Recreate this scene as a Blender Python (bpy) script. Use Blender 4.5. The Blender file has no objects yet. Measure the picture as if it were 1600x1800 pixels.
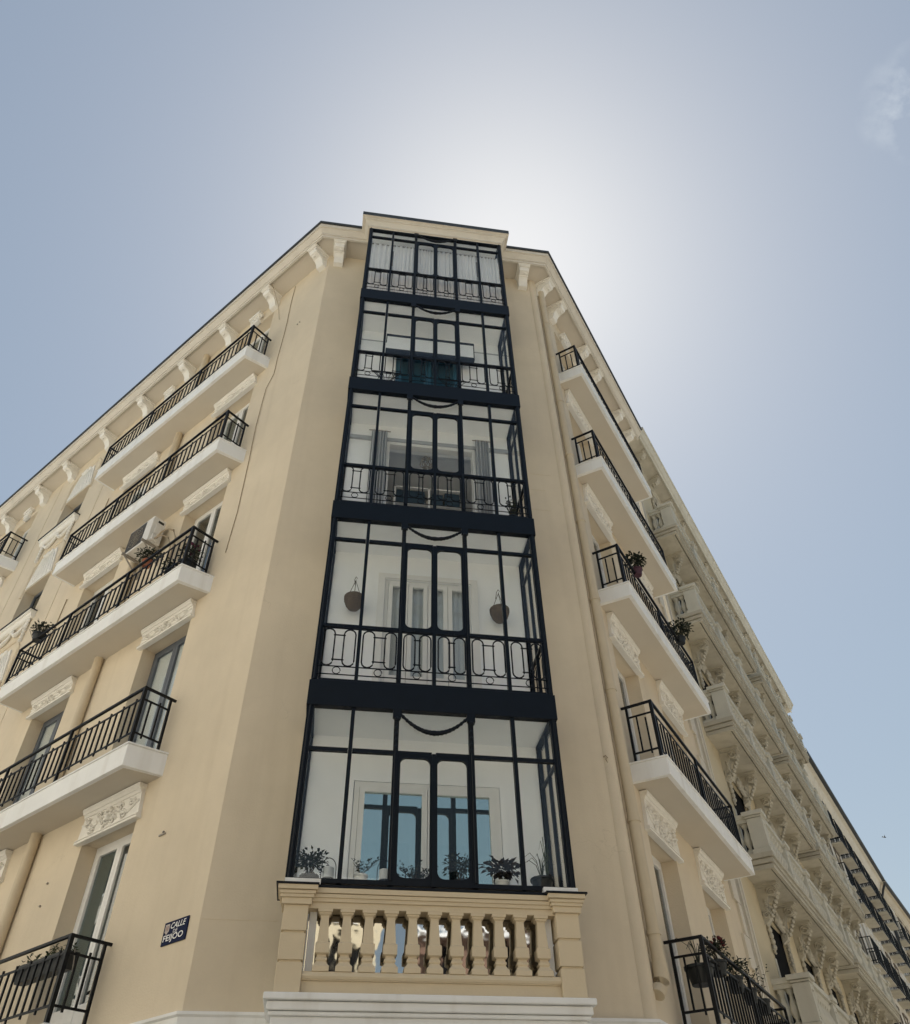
import bpy, bmesh, math, random
from mathutils import Vector, Matrix
random.seed(7)
S = bpy.context.scene
COL = S.collection
R = math.radians
ZS = 6.6                                   # street level is z = 0

# ------------------------------------------------------------------ camera
cam = bpy.data.objects.new('camera', bpy.data.cameras.new('camera'))
COL.objects.link(cam)
cam.location = (-1.197, -9.417, -5.03 + ZS)
cam.rotation_euler = (R(134.25), R(0.89), R(-8.45))
cam.data.sensor_fit = 'VERTICAL'
cam.data.sensor_height = 24
cam.data.lens = 24 * 1374.87 / 1800
cam.data.clip_end = 5000
cam.data.clip_start = 0.05
S.camera = cam

# ------------------------------------------------------------------ sky, sun, exposure
SUN_AZ, SUN_EL = 17.5, 61.2               # azimuth from +Y towards +X: the sun stands behind the roof
world = bpy.data.worlds.new('World'); S.world = world; world.use_nodes = True
wn = world.node_tree; wn.nodes.clear()
wo = wn.nodes.new('ShaderNodeOutputWorld'); bg = wn.nodes.new('ShaderNodeBackground')
sky = wn.nodes.new('ShaderNodeTexSky'); sky.sky_type = 'NISHITA'; sky.sun_disc = False
sky.sun_elevation = R(SUN_EL); sky.sun_rotation = R(SUN_AZ)
sky.air_density = 1.5; sky.dust_density = 1.0; sky.ozone_density = 1.0
hs = wn.nodes.new('ShaderNodeHueSaturation'); hs.inputs['Saturation'].default_value = 0.9
bg.inputs['Strength'].default_value = 0.073
gm = wn.nodes.new('ShaderNodeGamma'); gm.inputs[1].default_value = 0.62      # one soft shoulder for the whole sky, as the camera's
wn.links.new(sky.outputs[0], gm.inputs[0]); wn.links.new(gm.outputs[0], hs.inputs['Color'])
# a thin wisp of cloud high on the right
tc = wn.nodes.new('ShaderNodeTexCoord')
nz = wn.nodes.new('ShaderNodeTexNoise'); nz.inputs['Scale'].default_value = 26; nz.inputs['Detail'].default_value = 7
wn.links.new(tc.outputs['Generated'], nz.inputs['Vector'])
dist = wn.nodes.new('ShaderNodeVectorMath'); dist.operation = 'DISTANCE'
dist.inputs[1].default_value = Vector((0.655, 0.256, 1.065)).normalized()
wn.links.new(tc.outputs['Generated'], dist.inputs[0])
fal = wn.nodes.new('ShaderNodeMapRange'); fal.inputs[1].default_value = 0.060; fal.inputs[2].default_value = 0.005
wn.links.new(dist.outputs['Value'], fal.inputs[0])
thr = wn.nodes.new('ShaderNodeMapRange'); thr.inputs[1].default_value = 0.47; thr.inputs[2].default_value = 0.75
wn.links.new(nz.outputs['Fac'], thr.inputs[0])
mul = wn.nodes.new('ShaderNodeMath'); mul.operation = 'MULTIPLY'
wn.links.new(fal.outputs[0], mul.inputs[0]); wn.links.new(thr.outputs[0], mul.inputs[1])
mixc = wn.nodes.new('ShaderNodeMix'); mixc.data_type = 'RGBA'
mixc.inputs[7].default_value = (4.6, 4.9, 5.1, 1)
wn.links.new(mul.outputs[0], mixc.inputs[0]); tint = wn.nodes.new('ShaderNodeVectorMath'); tint.operation = 'MULTIPLY'; tint.inputs[1].default_value = (0.975, 1.025, 1.05)
wn.links.new(hs.outputs[0], tint.inputs[0]); wn.links.new(tint.outputs[0], mixc.inputs[6])
wn.links.new(mixc.outputs[2], bg.inputs['Color'])
wn.links.new(bg.outputs[0], wo.inputs[0])
sl = bpy.data.lights.new('sun', 'SUN'); sl.energy = 5.0; sl.angle = R(0.5); sl.color = (1.0, 0.965, 0.88)
sun = bpy.data.objects.new('sun', sl); COL.objects.link(sun)
sd = Vector((math.sin(R(SUN_AZ)) * math.cos(R(SUN_EL)), math.cos(R(SUN_AZ)) * math.cos(R(SUN_EL)), math.sin(R(SUN_EL))))
sun.rotation_euler = sd.to_track_quat('Z', 'Y').to_euler()
sun.location = sd * 60
S.view_settings.view_transform = 'Standard'; S.view_settings.look = 'None'
S.view_settings.gamma = 1; S.view_settings.use_curve_mapping = False
S.view_settings.exposure = 1.29

# ------------------------------------------------------------------ materials
MATS = {}
def mat(name, col, rough=0.8, var=0.08, scale=3.0, bump=0.0, bscale=60.0, metal=0.0, spec=0.5, streak=0.0, dirt=None, cracks=0.0):
    m = bpy.data.materials.new(name); m.use_nodes = True; nt = m.node_tree
    b = nt.nodes['Principled BSDF']
    b.inputs['Roughness'].default_value = rough; b.inputs['Metallic'].default_value = metal
    b.inputs['Specular IOR Level'].default_value = spec
    t = nt.nodes.new('ShaderNodeTexCoord')
    out = None
    if var > 0:
        n = nt.nodes.new('ShaderNodeTexNoise'); n.inputs['Scale'].default_value = scale; n.inputs['Detail'].default_value = 8
        n.inputs['Roughness'].default_value = 0.65
        nt.links.new(t.outputs['Object'], n.inputs['Vector'])
        r = nt.nodes.new('ShaderNodeMapRange'); r.inputs[1].default_value = 0.25; r.inputs[2].default_value = 0.75
        r.inputs[3].default_value = 1 - var; r.inputs[4].default_value = 1 + var
        nt.links.new(n.outputs['Fac'], r.inputs[0])
        mx = nt.nodes.new('ShaderNodeVectorMath'); mx.operation = 'SCALE'
        mx.inputs[0].default_value = col[:3]
        nt.links.new(r.outputs[0], mx.inputs['Scale'])
        out = mx.outputs[0]
        if streak > 0:       # rain streaks: noise stretched along z
            mp = nt.nodes.new('ShaderNodeMapping'); mp.inputs['Scale'].default_value = (2.6, 2.6, 0.16)
            nt.links.new(t.outputs['Object'], mp.inputs[0])
            n2 = nt.nodes.new('ShaderNodeTexNoise'); n2.inputs['Scale'].default_value = 1.6; n2.inputs['Detail'].default_value = 6
            nt.links.new(mp.outputs[0], n2.inputs['Vector'])
            r2 = nt.nodes.new('ShaderNodeMapRange'); r2.inputs[1].default_value = 0.52; r2.inputs[2].default_value = 0.78
            r2.inputs[3].default_value = 0.0; r2.inputs[4].default_value = streak
            nt.links.new(n2.outputs['Fac'], r2.inputs[0])
            mm = nt.nodes.new('ShaderNodeMix'); mm.data_type = 'RGBA'
            d = dirt or (0.2, 0.17, 0.12)
            mm.inputs[7].default_value = (*d, 1)
            nt.links.new(r2.outputs[0], mm.inputs[0]); nt.links.new(out, mm.inputs[6])
            out = mm.outputs[2]
        if cracks > 0:       # sparse hairline cracks
            v = nt.nodes.new('ShaderNodeTexVoronoi'); v.feature = 'DISTANCE_TO_EDGE'; v.inputs['Scale'].default_value = 0.55
            nd = nt.nodes.new('ShaderNodeTexNoise'); nd.inputs['Scale'].default_value = 2.2; nd.inputs['Detail'].default_value = 5
            nt.links.new(t.outputs['Object'], nd.inputs['Vector'])
            ad = nt.nodes.new('ShaderNodeVectorMath'); ad.operation = 'MULTIPLY_ADD'; ad.inputs[1].default_value = (.9, .9, .9)
            nt.links.new(nd.outputs['Color'], ad.inputs[0]); nt.links.new(t.outputs['Object'], ad.inputs[2]); nt.links.new(ad.outputs[0], v.inputs['Vector'])
            lt = nt.nodes.new('ShaderNodeMapRange'); lt.inputs[1].default_value = 0.0; lt.inputs[2].default_value = 0.004; lt.inputs[3].default_value = 1; lt.inputs[4].default_value = 0
            nt.links.new(v.outputs['Distance'], lt.inputs[0])
            nm = nt.nodes.new('ShaderNodeTexNoise'); nm.inputs['Scale'].default_value = 0.45; nt.links.new(t.outputs['Object'], nm.inputs['Vector'])
            lm = nt.nodes.new('ShaderNodeMapRange'); lm.inputs[1].default_value = 0.52; lm.inputs[2].default_value = 0.62; lm.inputs[4].default_value = cracks
            nt.links.new(nm.outputs['Fac'], lm.inputs[0])
            ml = nt.nodes.new('ShaderNodeMath'); ml.operation = 'MULTIPLY'; nt.links.new(lt.outputs[0], ml.inputs[0]); nt.links.new(lm.outputs[0], ml.inputs[1])
            mk = nt.nodes.new('ShaderNodeMix'); mk.data_type = 'RGBA'; mk.inputs[7].default_value = (0.22, 0.17, 0.11, 1)
            nt.links.new(ml.outputs[0], mk.inputs[0]); nt.links.new(out, mk.inputs[6]); out = mk.outputs[2]
        nt.links.new(out, b.inputs['Base Color'])
    else:
        b.inputs['Base Color'].default_value = (*col[:3], 1)
    if bump > 0:
        n3 = nt.nodes.new('ShaderNodeTexNoise'); n3.inputs['Scale'].default_value = bscale; n3.inputs['Detail'].default_value = 6
        nt.links.new(t.outputs['Object'], n3.inputs['Vector'])
        bp = nt.nodes.new('ShaderNodeBump'); bp.inputs['Strength'].default_value = bump; bp.inputs['Distance'].default_value = 0.02
        nt.links.new(n3.outputs['Fac'], bp.inputs['Height']); nt.links.new(bp.outputs[0], b.inputs['Normal'])
    MATS[name] = m
    return m
def glass_mat(name, tint=(1, 1, 1), base=0.04, gcol=(1, 1, 1), rough=0.0, wav=0.0):
    m = bpy.data.materials.new(name); m.use_nodes = True; nt = m.node_tree; nt.nodes.clear()
    o = nt.nodes.new('ShaderNodeOutputMaterial'); mx = nt.nodes.new('ShaderNodeMixShader')
    tr = nt.nodes.new('ShaderNodeBsdfTransparent'); tr.inputs[0].default_value = (*tint, 1)
    gl = nt.nodes.new('ShaderNodeBsdfGlossy'); gl.inputs['Roughness'].default_value = rough; gl.inputs['Color'].default_value = (*gcol, 1)
    ge = nt.nodes.new('ShaderNodeNewGeometry'); dt = nt.nodes.new('ShaderNodeVectorMath'); dt.operation = 'DOT_PRODUCT'
    nt.links.new(ge.outputs['Incoming'], dt.inputs[0]); nt.links.new(ge.outputs['Normal'], dt.inputs[1])
    def op(k, a, b=None):
        n = nt.nodes.new('ShaderNodeMath'); n.operation = k
        for i, x in enumerate((a, b)):
            if x is None: continue
            if isinstance(x, (int, float)): n.inputs[i].default_value = x
            else: nt.links.new(x, n.inputs[i])
        return n.outputs[0]
    c = op('ABSOLUTE', dt.outputs['Value']); f5 = op('POWER', op('SUBTRACT', 1.0, c), 5.0)
    fac = op('MINIMUM', op('ADD', op('MULTIPLY', f5, 0.95 - base), base), 1.0)      # Schlick reflectance of a thin pane
    nt.links.new(fac, mx.inputs[0])
    nt.links.new(tr.outputs[0], mx.inputs[1]); nt.links.new(gl.outputs[0], mx.inputs[2]); nt.links.new(mx.outputs[0], o.inputs[0])
    if wav > 0:
        t = nt.nodes.new('ShaderNodeTexCoord'); n = nt.nodes.new('ShaderNodeTexNoise'); n.inputs['Scale'].default_value = 3.0
        nt.links.new(t.outputs['Object'], n.inputs['Vector'])
        bp = nt.nodes.new('ShaderNodeBump'); bp.inputs['Strength'].default_value = wav; bp.inputs['Distance'].default_value = 0.01
        nt.links.new(n.outputs['Fac'], bp.inputs['Height']); nt.links.new(bp.outputs[0], gl.inputs['Normal'])
    MATS[name] = m
    return m

mat('stucco', (0.69, 0.60, 0.465), 0.92, 0.07, 0.9, 0.16, 45, streak=0.13, dirt=(0.38, 0.30, 0.20), spec=0.2, cracks=0.16)
mat('stucco_base', (0.66, 0.56, 0.405), 0.92, 0.05, 1.5, 0.12, 45, spec=0.2)
mat('white', (0.85, 0.86, 0.86), 0.85, 0.05, 1.2, 0.06, 40, streak=0.34, dirt=(0.50, 0.46, 0.40), spec=0.25)
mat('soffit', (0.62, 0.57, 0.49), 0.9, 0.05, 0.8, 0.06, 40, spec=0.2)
mat('ornament', (0.83, 0.81, 0.76), 0.85, 0.06, 5, 0.08, 60, spec=0.25)
mat('lead', (0.035, 0.04, 0.045), 0.6, 0.3, 4, 0.1, 30)
mat('iron', (0.005, 0.006, 0.008), 0.5, 0.25, 9, 0.1, 80, spec=0.22)
mat('gallery_paint', (0.0026, 0.0058, 0.0115), 0.45, 0.2, 6, 0.06, 50, spec=0.22)
mat('room', (0.90, 0.92, 0.945), 0.85, 0.035, 2.0, 0.03, 30, spec=0.2)
mat('joinery', (0.80, 0.80, 0.79), 0.45, 0.03, 6)
mat('joinery_grey', (0.10, 0.115, 0.14), 0.5, 0.1, 6)
mat('pipe', (0.60, 0.51, 0.37), 0.6, 0.06, 3, streak=0.2, dirt=(0.25, 0.19, 0.12))
mat('stone', (0.50, 0.47, 0.395), 0.9, 0.16, 1.6, 0.25, 40, streak=0.35, dirt=(0.25, 0.21, 0.16), spec=0.2)
mat('stone_light', (0.58, 0.565, 0.50), 0.9, 0.10, 1.2, 0.2, 40, streak=0.25, dirt=(0.3, 0.25, 0.19), spec=0.2)
mat('stone_wall', (0.60, 0.52, 0.37), 0.9, 0.06, 1.2, 0.2, 40, spec=0.2)
mat('quoin', (0.66, 0.61, 0.52), 0.9, 0.08, 2, 0.2, 40, spec=0.2)
mat('plaster_pale', (0.74, 0.70, 0.62), 0.9, 0.08, 0.8, 0.15, 30, streak=0.3, dirt=(0.35, 0.3, 0.24), spec=0.2)
mat('plaster_cream', (0.62, 0.56, 0.46), 0.9, 0.08, 0.8, 0.15, 30, streak=0.3, dirt=(0.35, 0.3, 0.24), spec=0.2)
mat('plaster_grey', (0.44, 0.43, 0.40), 0.9, 0.08, 0.8)
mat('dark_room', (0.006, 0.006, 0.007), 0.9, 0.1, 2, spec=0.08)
mat('shutter', (0.16, 0.13, 0.10), 0.7, 0.15, 4)
mat('curtain_white', (0.78, 0.78, 0.80), 0.9, 0.04, 3)
mat('curtain_grey', (0.42, 0.44, 0.47), 0.9, 0.05, 3)
mat('curtain_dim', (0.30, 0.30, 0.28), 0.9, 0.08, 3)
mat('leaf', (0.035, 0.055, 0.022), 0.6, 0.4, 14)
mat('leaf_dark', (0.016, 0.026, 0.014), 0.6, 0.4, 14)
mat('leaf_purple', (0.030, 0.022, 0.024), 0.6, 0.4, 14)
mat('stem', (0.05, 0.04, 0.025), 0.8, 0.2, 20)
mat('soil', (0.03, 0.022, 0.016), 0.95, 0.2, 20)
mat('pot_dark', (0.008, 0.012, 0.015), 0.5, 0.1, 10)
mat('pot_white', (0.78, 0.78, 0.76), 0.35, 0.03, 10)
mat('terracotta', (0.35, 0.12, 0.06), 0.8, 0.1, 10)
mat('wicker', (0.13, 0.095, 0.065), 0.95, 0.35, 60, 0.6, 90)
mat('pot_pink', (0.07, 0.025, 0.04), 0.6, 0.1, 10)
mat('flower_pink', (0.13, 0.018, 0.06), 0.7, 0.2, 20)
mat('flower_red', (0.09, 0.01, 0.012), 0.7, 0.2, 20)
mat('ac_white', (0.72, 0.70, 0.66), 0.45, 0.04, 6)
mat('ac_grille', (0.04, 0.038, 0.034), 0.6, 0.2, 30)
mat('steel_grey', (0.30, 0.27, 0.23), 0.6, 0.15, 8)
mat('hose', (0.42, 0.34, 0.24), 0.8, 0.1, 10)
mat('cable', (0.36, 0.29, 0.20), 0.8, 0.1, 10)
mat('enamel_blue', (0.004, 0.010, 0.045), 0.6, 0.1, 6, spec=0.12)
mat('enamel_white', (0.80, 0.80, 0.80), 0.3, 0.02, 6)
mat('crest', (0.42, 0.36, 0.34), 0.5, 0.25, 60)
mat('crest_red', (0.26, 0.17, 0.15), 0.5, 0.1, 60)
mat('wood', (0.16, 0.09, 0.05), 0.6, 0.2, 8)
mat('chair_dark', (0.02, 0.045, 0.07), 0.5, 0.1, 8)
mat('blue_inside', (0.035, 0.12, 0.19), 0.4, 0.15, 4)
mat('candle_glass', (0.62, 0.64, 0.66), 0.3, 0.03, 8)
mat('facing_white', (0.80, 0.76, 0.68), 0.9, 0.05, 1)
mat('brick_dark', (0.20, 0.12, 0.085), 0.9, 0.15, 2)
mat('cornice_paint', (0.66, 0.62, 0.55), 0.88, 0.06, 1.5, 0.08, 40, streak=0.2, dirt=(0.42, 0.37, 0.30), spec=0.2)
mat('asphalt', (0.05, 0.05, 0.052), 0.9, 0.2, 2, 0.3, 80)
mat('paving', (0.29, 0.265, 0.225), 0.9, 0.12, 1.5, 0.2, 30)
mat('roof_tile', (0.25, 0.13, 0.08), 0.9, 0.2, 6)
glass_mat('glass', (0.985, 0.995, 0.99), 0.022, wav=0.10)
glass_mat('glass_clear', (0.9, 0.92, 0.92), 0.05, wav=0.1)
glass_mat('glass_door', (0.62, 0.70, 0.72), 0.50, (0.86, 0.98, 0.92), wav=0.05)
glass_mat('glass_mirror', (0.25, 0.30, 0.33), 0.50, rough=0.03, wav=0.30)
glass_mat('glass_window', (0.55, 0.60, 0.60), 0.10, wav=0.12)

# ------------------------------------------------------------------ frames (t along, o outward, z up) -> world
TH_L, TH_R = 0.8353, 0.9010
def frame(px, py, dx, dy, nx, ny, z0=ZS):
    return lambda t, o, z: (px + dx * t + nx * o, py + dy * t + ny * o, z + z0)
AL, AR, DB = 2.663, 2.823, 0.888
FB = frame(0, 0, 1, 0, 0, -1)
FC = frame(0, DB, 1, 0, 0, -1)                                            # chamfer wall plane
FL = frame(-AL, DB, -math.cos(TH_L), math.sin(TH_L), -math.sin(TH_L), -math.cos(TH_L))
_nr = (math.sin(TH_R), -math.cos(TH_R))
RP = (AR - 0.07 * _nr[0], DB - 0.07 * _nr[1])
FR = frame(RP[0], RP[1], math.cos(TH_R), math.sin(TH_R), *_nr)
def sub_frame(t, o, slope):
    p = FR(t, o, 0); th = TH_R - slope
    return frame(p[0], p[1], math.cos(th), math.sin(th), math.sin(th), -math.cos(th))
FN = sub_frame(6.85, 0.0, 0.0115)
F3 = sub_frame(27.6, 0.22, 0.0245)
F4 = sub_frame(48.0, 0.72, 0.054)

# ------------------------------------------------------------------ mesh builder
class MB:
    def __init__(s, F=None):
        s.F = F or (lambda a, b, c: (a, b, c)); s.v = []; s.f = []; s.m = []
    def add(s, pts, faces, m=0):
        k = len(s.v); s.v += [s.F(*p) for p in pts]
        s.f += [tuple(i + k for i in f) for f in faces]; s.m += [m] * len(faces)
    def quad(s, a, b, c, d, m=0): s.add([a, b, c, d], [(0, 1, 2, 3)], m)
    def box(s, t0, t1, o0, o1, z0, z1, m=0):
        s.add([(t, o, z) for z in (z0, z1) for o in (o0, o1) for t in (t0, t1)],
              [(0, 1, 3, 2), (4, 6, 7, 5), (0, 4, 5, 1), (2, 3, 7, 6), (0, 2, 6, 4), (1, 5, 7, 3)], m)
    def hexa(s, p8, m=0):
        s.add(p8, [(0, 1, 3, 2), (4, 6, 7, 5), (0, 4, 5, 1), (2, 3, 7, 6), (0, 2, 6, 4), (1, 5, 7, 3)], m)
    def prism(s, prof, fn, a, b, m=0):
        n = len(prof); pts = [fn(p, a) for p in prof] + [fn(p, b) for p in prof]
        s.add(pts, [tuple(range(n)), tuple(range(2 * n - 1, n - 1, -1))] + [(i, (i + 1) % n, n + (i + 1) % n, n + i) for i in range(n)], m)
    def ext_t(s, prof, t0, t1, m=0): s.prism(prof, lambda p, c: (c, p[0], p[1]), t0, t1, m)      # prof (o,z)
    def ext_o(s, prof, o0, o1, m=0): s.prism(prof, lambda p, c: (p[0], c, p[1]), o0, o1, m)      # prof (t,z)
    def ext_z(s, prof, z0, z1, m=0): s.prism(prof, lambda p, c: (p[0], p[1], c), z0, z1, m)      # prof (t,o)
    def tube(s, pts, r, n=6, closed=False, m=0):
        P = [Vector(p) for p in pts]; N = len(P); rings = []
        up = Vector((0.13, 0.21, 1)).normalized()
        for i in range(N):
            if closed: d = P[(i + 1) % N] - P[i - 1]
            else: d = P[min(i + 1, N - 1)] - P[max(i - 1, 0)]
            d.normalize()
            u = up if abs(d.dot(up)) < 0.95 else Vector((1, 0.2, 0))
            a = d.cross(u).normalized(); b = d.cross(a)
            rr = r[i] if isinstance(r, (list, tuple)) else r
            rings.append([P[i] + (a * math.cos(2 * math.pi * k / n) + b * math.sin(2 * math.pi * k / n)) * rr for k in range(n)])
        pts2 = [tuple(p) for g in rings for p in g]; F = []
        for i in range(N if closed else N - 1):
            j = (i + 1) % N
            F += [(i * n + k, i * n + (k + 1) % n, j * n + (k + 1) % n, j * n + k) for k in range(n)]
        if not closed: F += [tuple(range(n)), tuple((N - 1) * n + k for k in range(n))]
        s.add(pts2, F, m)
    def bar(s, a, b, w, m=0): s.tube([a, b], w * 0.7071, 4, m=m)
    def lathe(s, t, o, prof, n=12, m=0, sq=False):
        pts = []; N = len(prof)
        for r, z in prof:
            for k in range(n):
                a = 2 * math.pi * (k + 0.5) / n
                pts.append((t + r * math.cos(a), o + r * math.sin(a), z))
        F = [(i * n + k, i * n + (k + 1) % n, (i + 1) * n + (k + 1) % n, (i + 1) * n + k) for i in range(N - 1) for k in range(n)]
        F += [tuple(range(n)), tuple((N - 1) * n + k for k in range(n))]
        s.add(pts, F, m)
    def blob(s, t, o, z, rt, ro, rz, m=0, n=6):
        prof = [(math.cos(a), math.sin(a)) for a in (-1.2, -0.6, 0, 0.6, 1.2)]
        pts = [(t + rt * c * math.cos(2 * math.pi * k / n), o + ro * c * math.sin(2 * math.pi * k / n), z + rz * sn) for c, sn in prof for k in range(n)]
        F = [(i * n + k, i * n + (k + 1) % n, (i + 1) * n + (k + 1) % n, (i + 1) * n + k) for i in range(4) for k in range(n)]
        F += [tuple(range(n)), tuple(4 * n + k for k in range(n))]
        s.add(pts, F, m)
    def leaf(s, p, d, up, L, w, m=0):
        p = Vector(p); d = Vector(d).normalized(); sd = d.cross(Vector(up)).normalized(); nn = sd.cross(d)
        a, b, c, e = p, p + d * L * .5 + sd * w * .5 + nn * w * .15, p + d * L - nn * L * .12, p + d * L * .5 - sd * w * .5 + nn * w * .15
        s.add([tuple(a), tuple(b), tuple(c), tuple(e)], [(0, 1, 2, 3)], m)
    def wall(s, t0, t1, z0, z1, holes, depth, o=0.0, m=0, mr=0):
        ts = sorted({t0, t1} | {h[0] for h in holes} | {h[1] for h in holes}); zs = sorted({z0, z1} | {h[2] for h in holes} | {h[3] for h in holes})
        ts = [t for t in ts if t0 <= t <= t1]; zs = [z for z in zs if z0 <= z <= z1]
        for i in range(len(ts) - 1):
            for j in range(len(zs) - 1):
                ct, cz = (ts[i] + ts[i + 1]) / 2, (zs[j] + zs[j + 1]) / 2
                if any(h[0] < ct < h[1] and h[2] < cz < h[3] for h in holes): continue
                s.quad((ts[i], o, zs[j]), (ts[i + 1], o, zs[j]), (ts[i + 1], o, zs[j + 1]), (ts[i], o, zs[j + 1]), m)
        for a, b, c, d in holes:
            i = o - depth
            s.quad((a, o, c), (a, i, c), (a, i, d), (a, o, d), mr); s.quad((b, o, c), (b, i, c), (b, i, d), (b, o, d), mr)
            s.quad((a, o, d), (b, o, d), (b, i, d), (a, i, d), mr); s.quad((a, o, c), (b, o, c), (b, i, c), (a, i, c), mr)
    def mesh(s, name, mats, smooth=None, recalc=True, weld=False):
        me = bpy.data.meshes.new(name); me.from_pydata(s.v, [], s.f)
        for x in ([mats] if isinstance(mats, str) else mats): me.materials.append(MATS[x])
        if not isinstance(mats, str):
            me.polygons.foreach_set('material_index', s.m)
        if recalc or weld:
            bm = bmesh.new(); bm.from_mesh(me)
            if weld: bmesh.ops.remove_doubles(bm, verts=bm.verts, dist=1e-5)
            bmesh.ops.recalc_face_normals(bm, faces=bm.faces); bm.to_mesh(me); bm.free()
        if smooth:
            me.shade_smooth(); me.set_sharp_from_angle(angle=R(smooth))
        me.update()
        return me
    def build(s, name, mats, parent=None, smooth=None, bevel=0, **kw):
        o = bpy.data.objects.new(name, s.mesh(name, mats, smooth, **kw)); COL.objects.link(o)
        attach(o, parent)
        if bevel:
            b = o.modifiers.new('bevel', 'BEVEL'); b.width = bevel; b.segments = 2; b.limit_method = 'ANGLE'; b.angle_limit = R(40)
        return o
ROOTLOC = {}
def attach(o, parent):
    if parent is None: return
    o.parent = parent
    if parent.name in ROOTLOC: o.matrix_parent_inverse = Matrix.Translation(-ROOTLOC[parent.name])
def thing(name, label, cat, loc, group=None):
    e = bpy.data.objects.new(name, None); COL.objects.link(e); e.location = loc; e.empty_display_size = 0.2
    ROOTLOC[e.name] = Vector(loc)
    tag(e, label, cat, group); return e
def tag(o, label=None, cat=None, group=None, kind=None):
    if label: o['label'] = label
    if cat: o['category'] = cat
    if group: o['group'] = group
    if kind: o['kind'] = kind
    return o
def put(name, me, parent, loc, rotz=0.0):
    o = bpy.data.objects.new(name, me); COL.objects.link(o); attach(o, parent)
    o.location = loc; o.rotation_euler = (0, 0, rotz); return o
def fang(F):                      # world z-rotation of the frame's t axis
    a = F(0, 0, 0); b = F(1, 0, 0); return math.atan2(b[1] - a[1], b[0] - a[0])

# ------------------------------------------------------------------ levels
DZ = {1: -0.10, 2: 0.0, 3: 0.0, 4: 0.022, 5: -0.048}
LT = {k: 0.691 + 3.453 * (k - 2) + DZ[k] for k in DZ}; LB = {k: LT[k] - 0.363 for k in DZ}       # left balcony slabs
RT = {k: 0.651 + 3.437 * (k - 2) + DZ[k] for k in DZ}; RB_ = {k: RT[k] - 0.315 for k in DZ}      # right balcony slabs
GB = {1: 0.410, 2: 3.857, 3: 7.326, 4: 10.703, 5: 14.079}                                        # gallery opening tops
GF = {1: -1.828, 2: 0.813, 3: 4.260, 4: 7.729, 5: 11.106}                                        # gallery opening bottoms
BELT, TOP = -2.93, 14.12

# ------------------------------------------------------------------ ground
g = MB(); g.quad((-600, -600, 0), (600, -600, 0), (600, 600, 0), (-600, 600, 0))
tag(g.build('ground', 'paving', recalc=False), kind='structure')
g = MB(FL); g.quad((-40, 3.2, -6.59), (40, 3.2, -6.59), (40, 9.5, -6.59), (-40, 9.5, -6.59))
tag(g.build('road', 'asphalt', recalc=False), kind='structure')

# =================================================================== CORNER BUILDING
BLD = thing('corner_building', 'tan stucco corner apartment building with white balcony slabs and a dark glazed gallery', 'building', (0, 3, 0))
L_END = 21.0
WCOL = [(2.07, 3.50), (5.95, 7.40), (13.90, 15.28), (17.6, 19.0)]
def ltop(k): return {1: -0.20, 5: 13.56}.get(k, LB.get(k + 1, 0) - 0.38)
holesL = []
for (a, b) in WCOL:
    for k in range(1, 6): holesL.append((a, b, LT[k] + 0.02, ltop(k)))
STAIR = [(10.10, 11.50, 10.86 - 3.45 * j, 12.31 - 3.45 * j) for j in range(4)]
holesL += STAIR
w = MB(FL); w.wall(0, L_END, BELT, TOP + 0.2, holesL, 0.34)
w.build('left_wall', 'stucco', BLD, recalc=False)
RCOL = [(1.15, 2.50), (3.87, 5.22)]
R_END = 6.62
def rtop(k): return {1: -0.29, 5: 13.35}.get(k, RB_.get(k + 1, 0) - 0.58)
holesR = [(a, b, RT[k] + 0.02, rtop(k)) for a, b in RCOL for k in range(1, 6)]
w = MB(FR); w.wall(-0.055, R_END, BELT, TOP + 0.2, holesR, 0.34)
w.build('right_wall', 'stucco', BLD, recalc=False)
XR = FR(-0.055, 0, 0)[0]
w = MB(FC)
w.wall(-AL, -1.66, BELT, TOP + 0.2, [], 0.1); w.wall(1.66, XR, BELT, TOP + 0.2, [], 0.1)
w.build('chamfer_wall', 'stucco', BLD, recalc=False)
# rounded arris at the right-hand corner
w = MB(FC); w.tube([(XR - 0.03, -0.09, BELT), (XR - 0.03, -0.09, TOP)], 0.125, 16); w.build('corner_bead', 'stucco', BLD, smooth=60)
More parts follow.
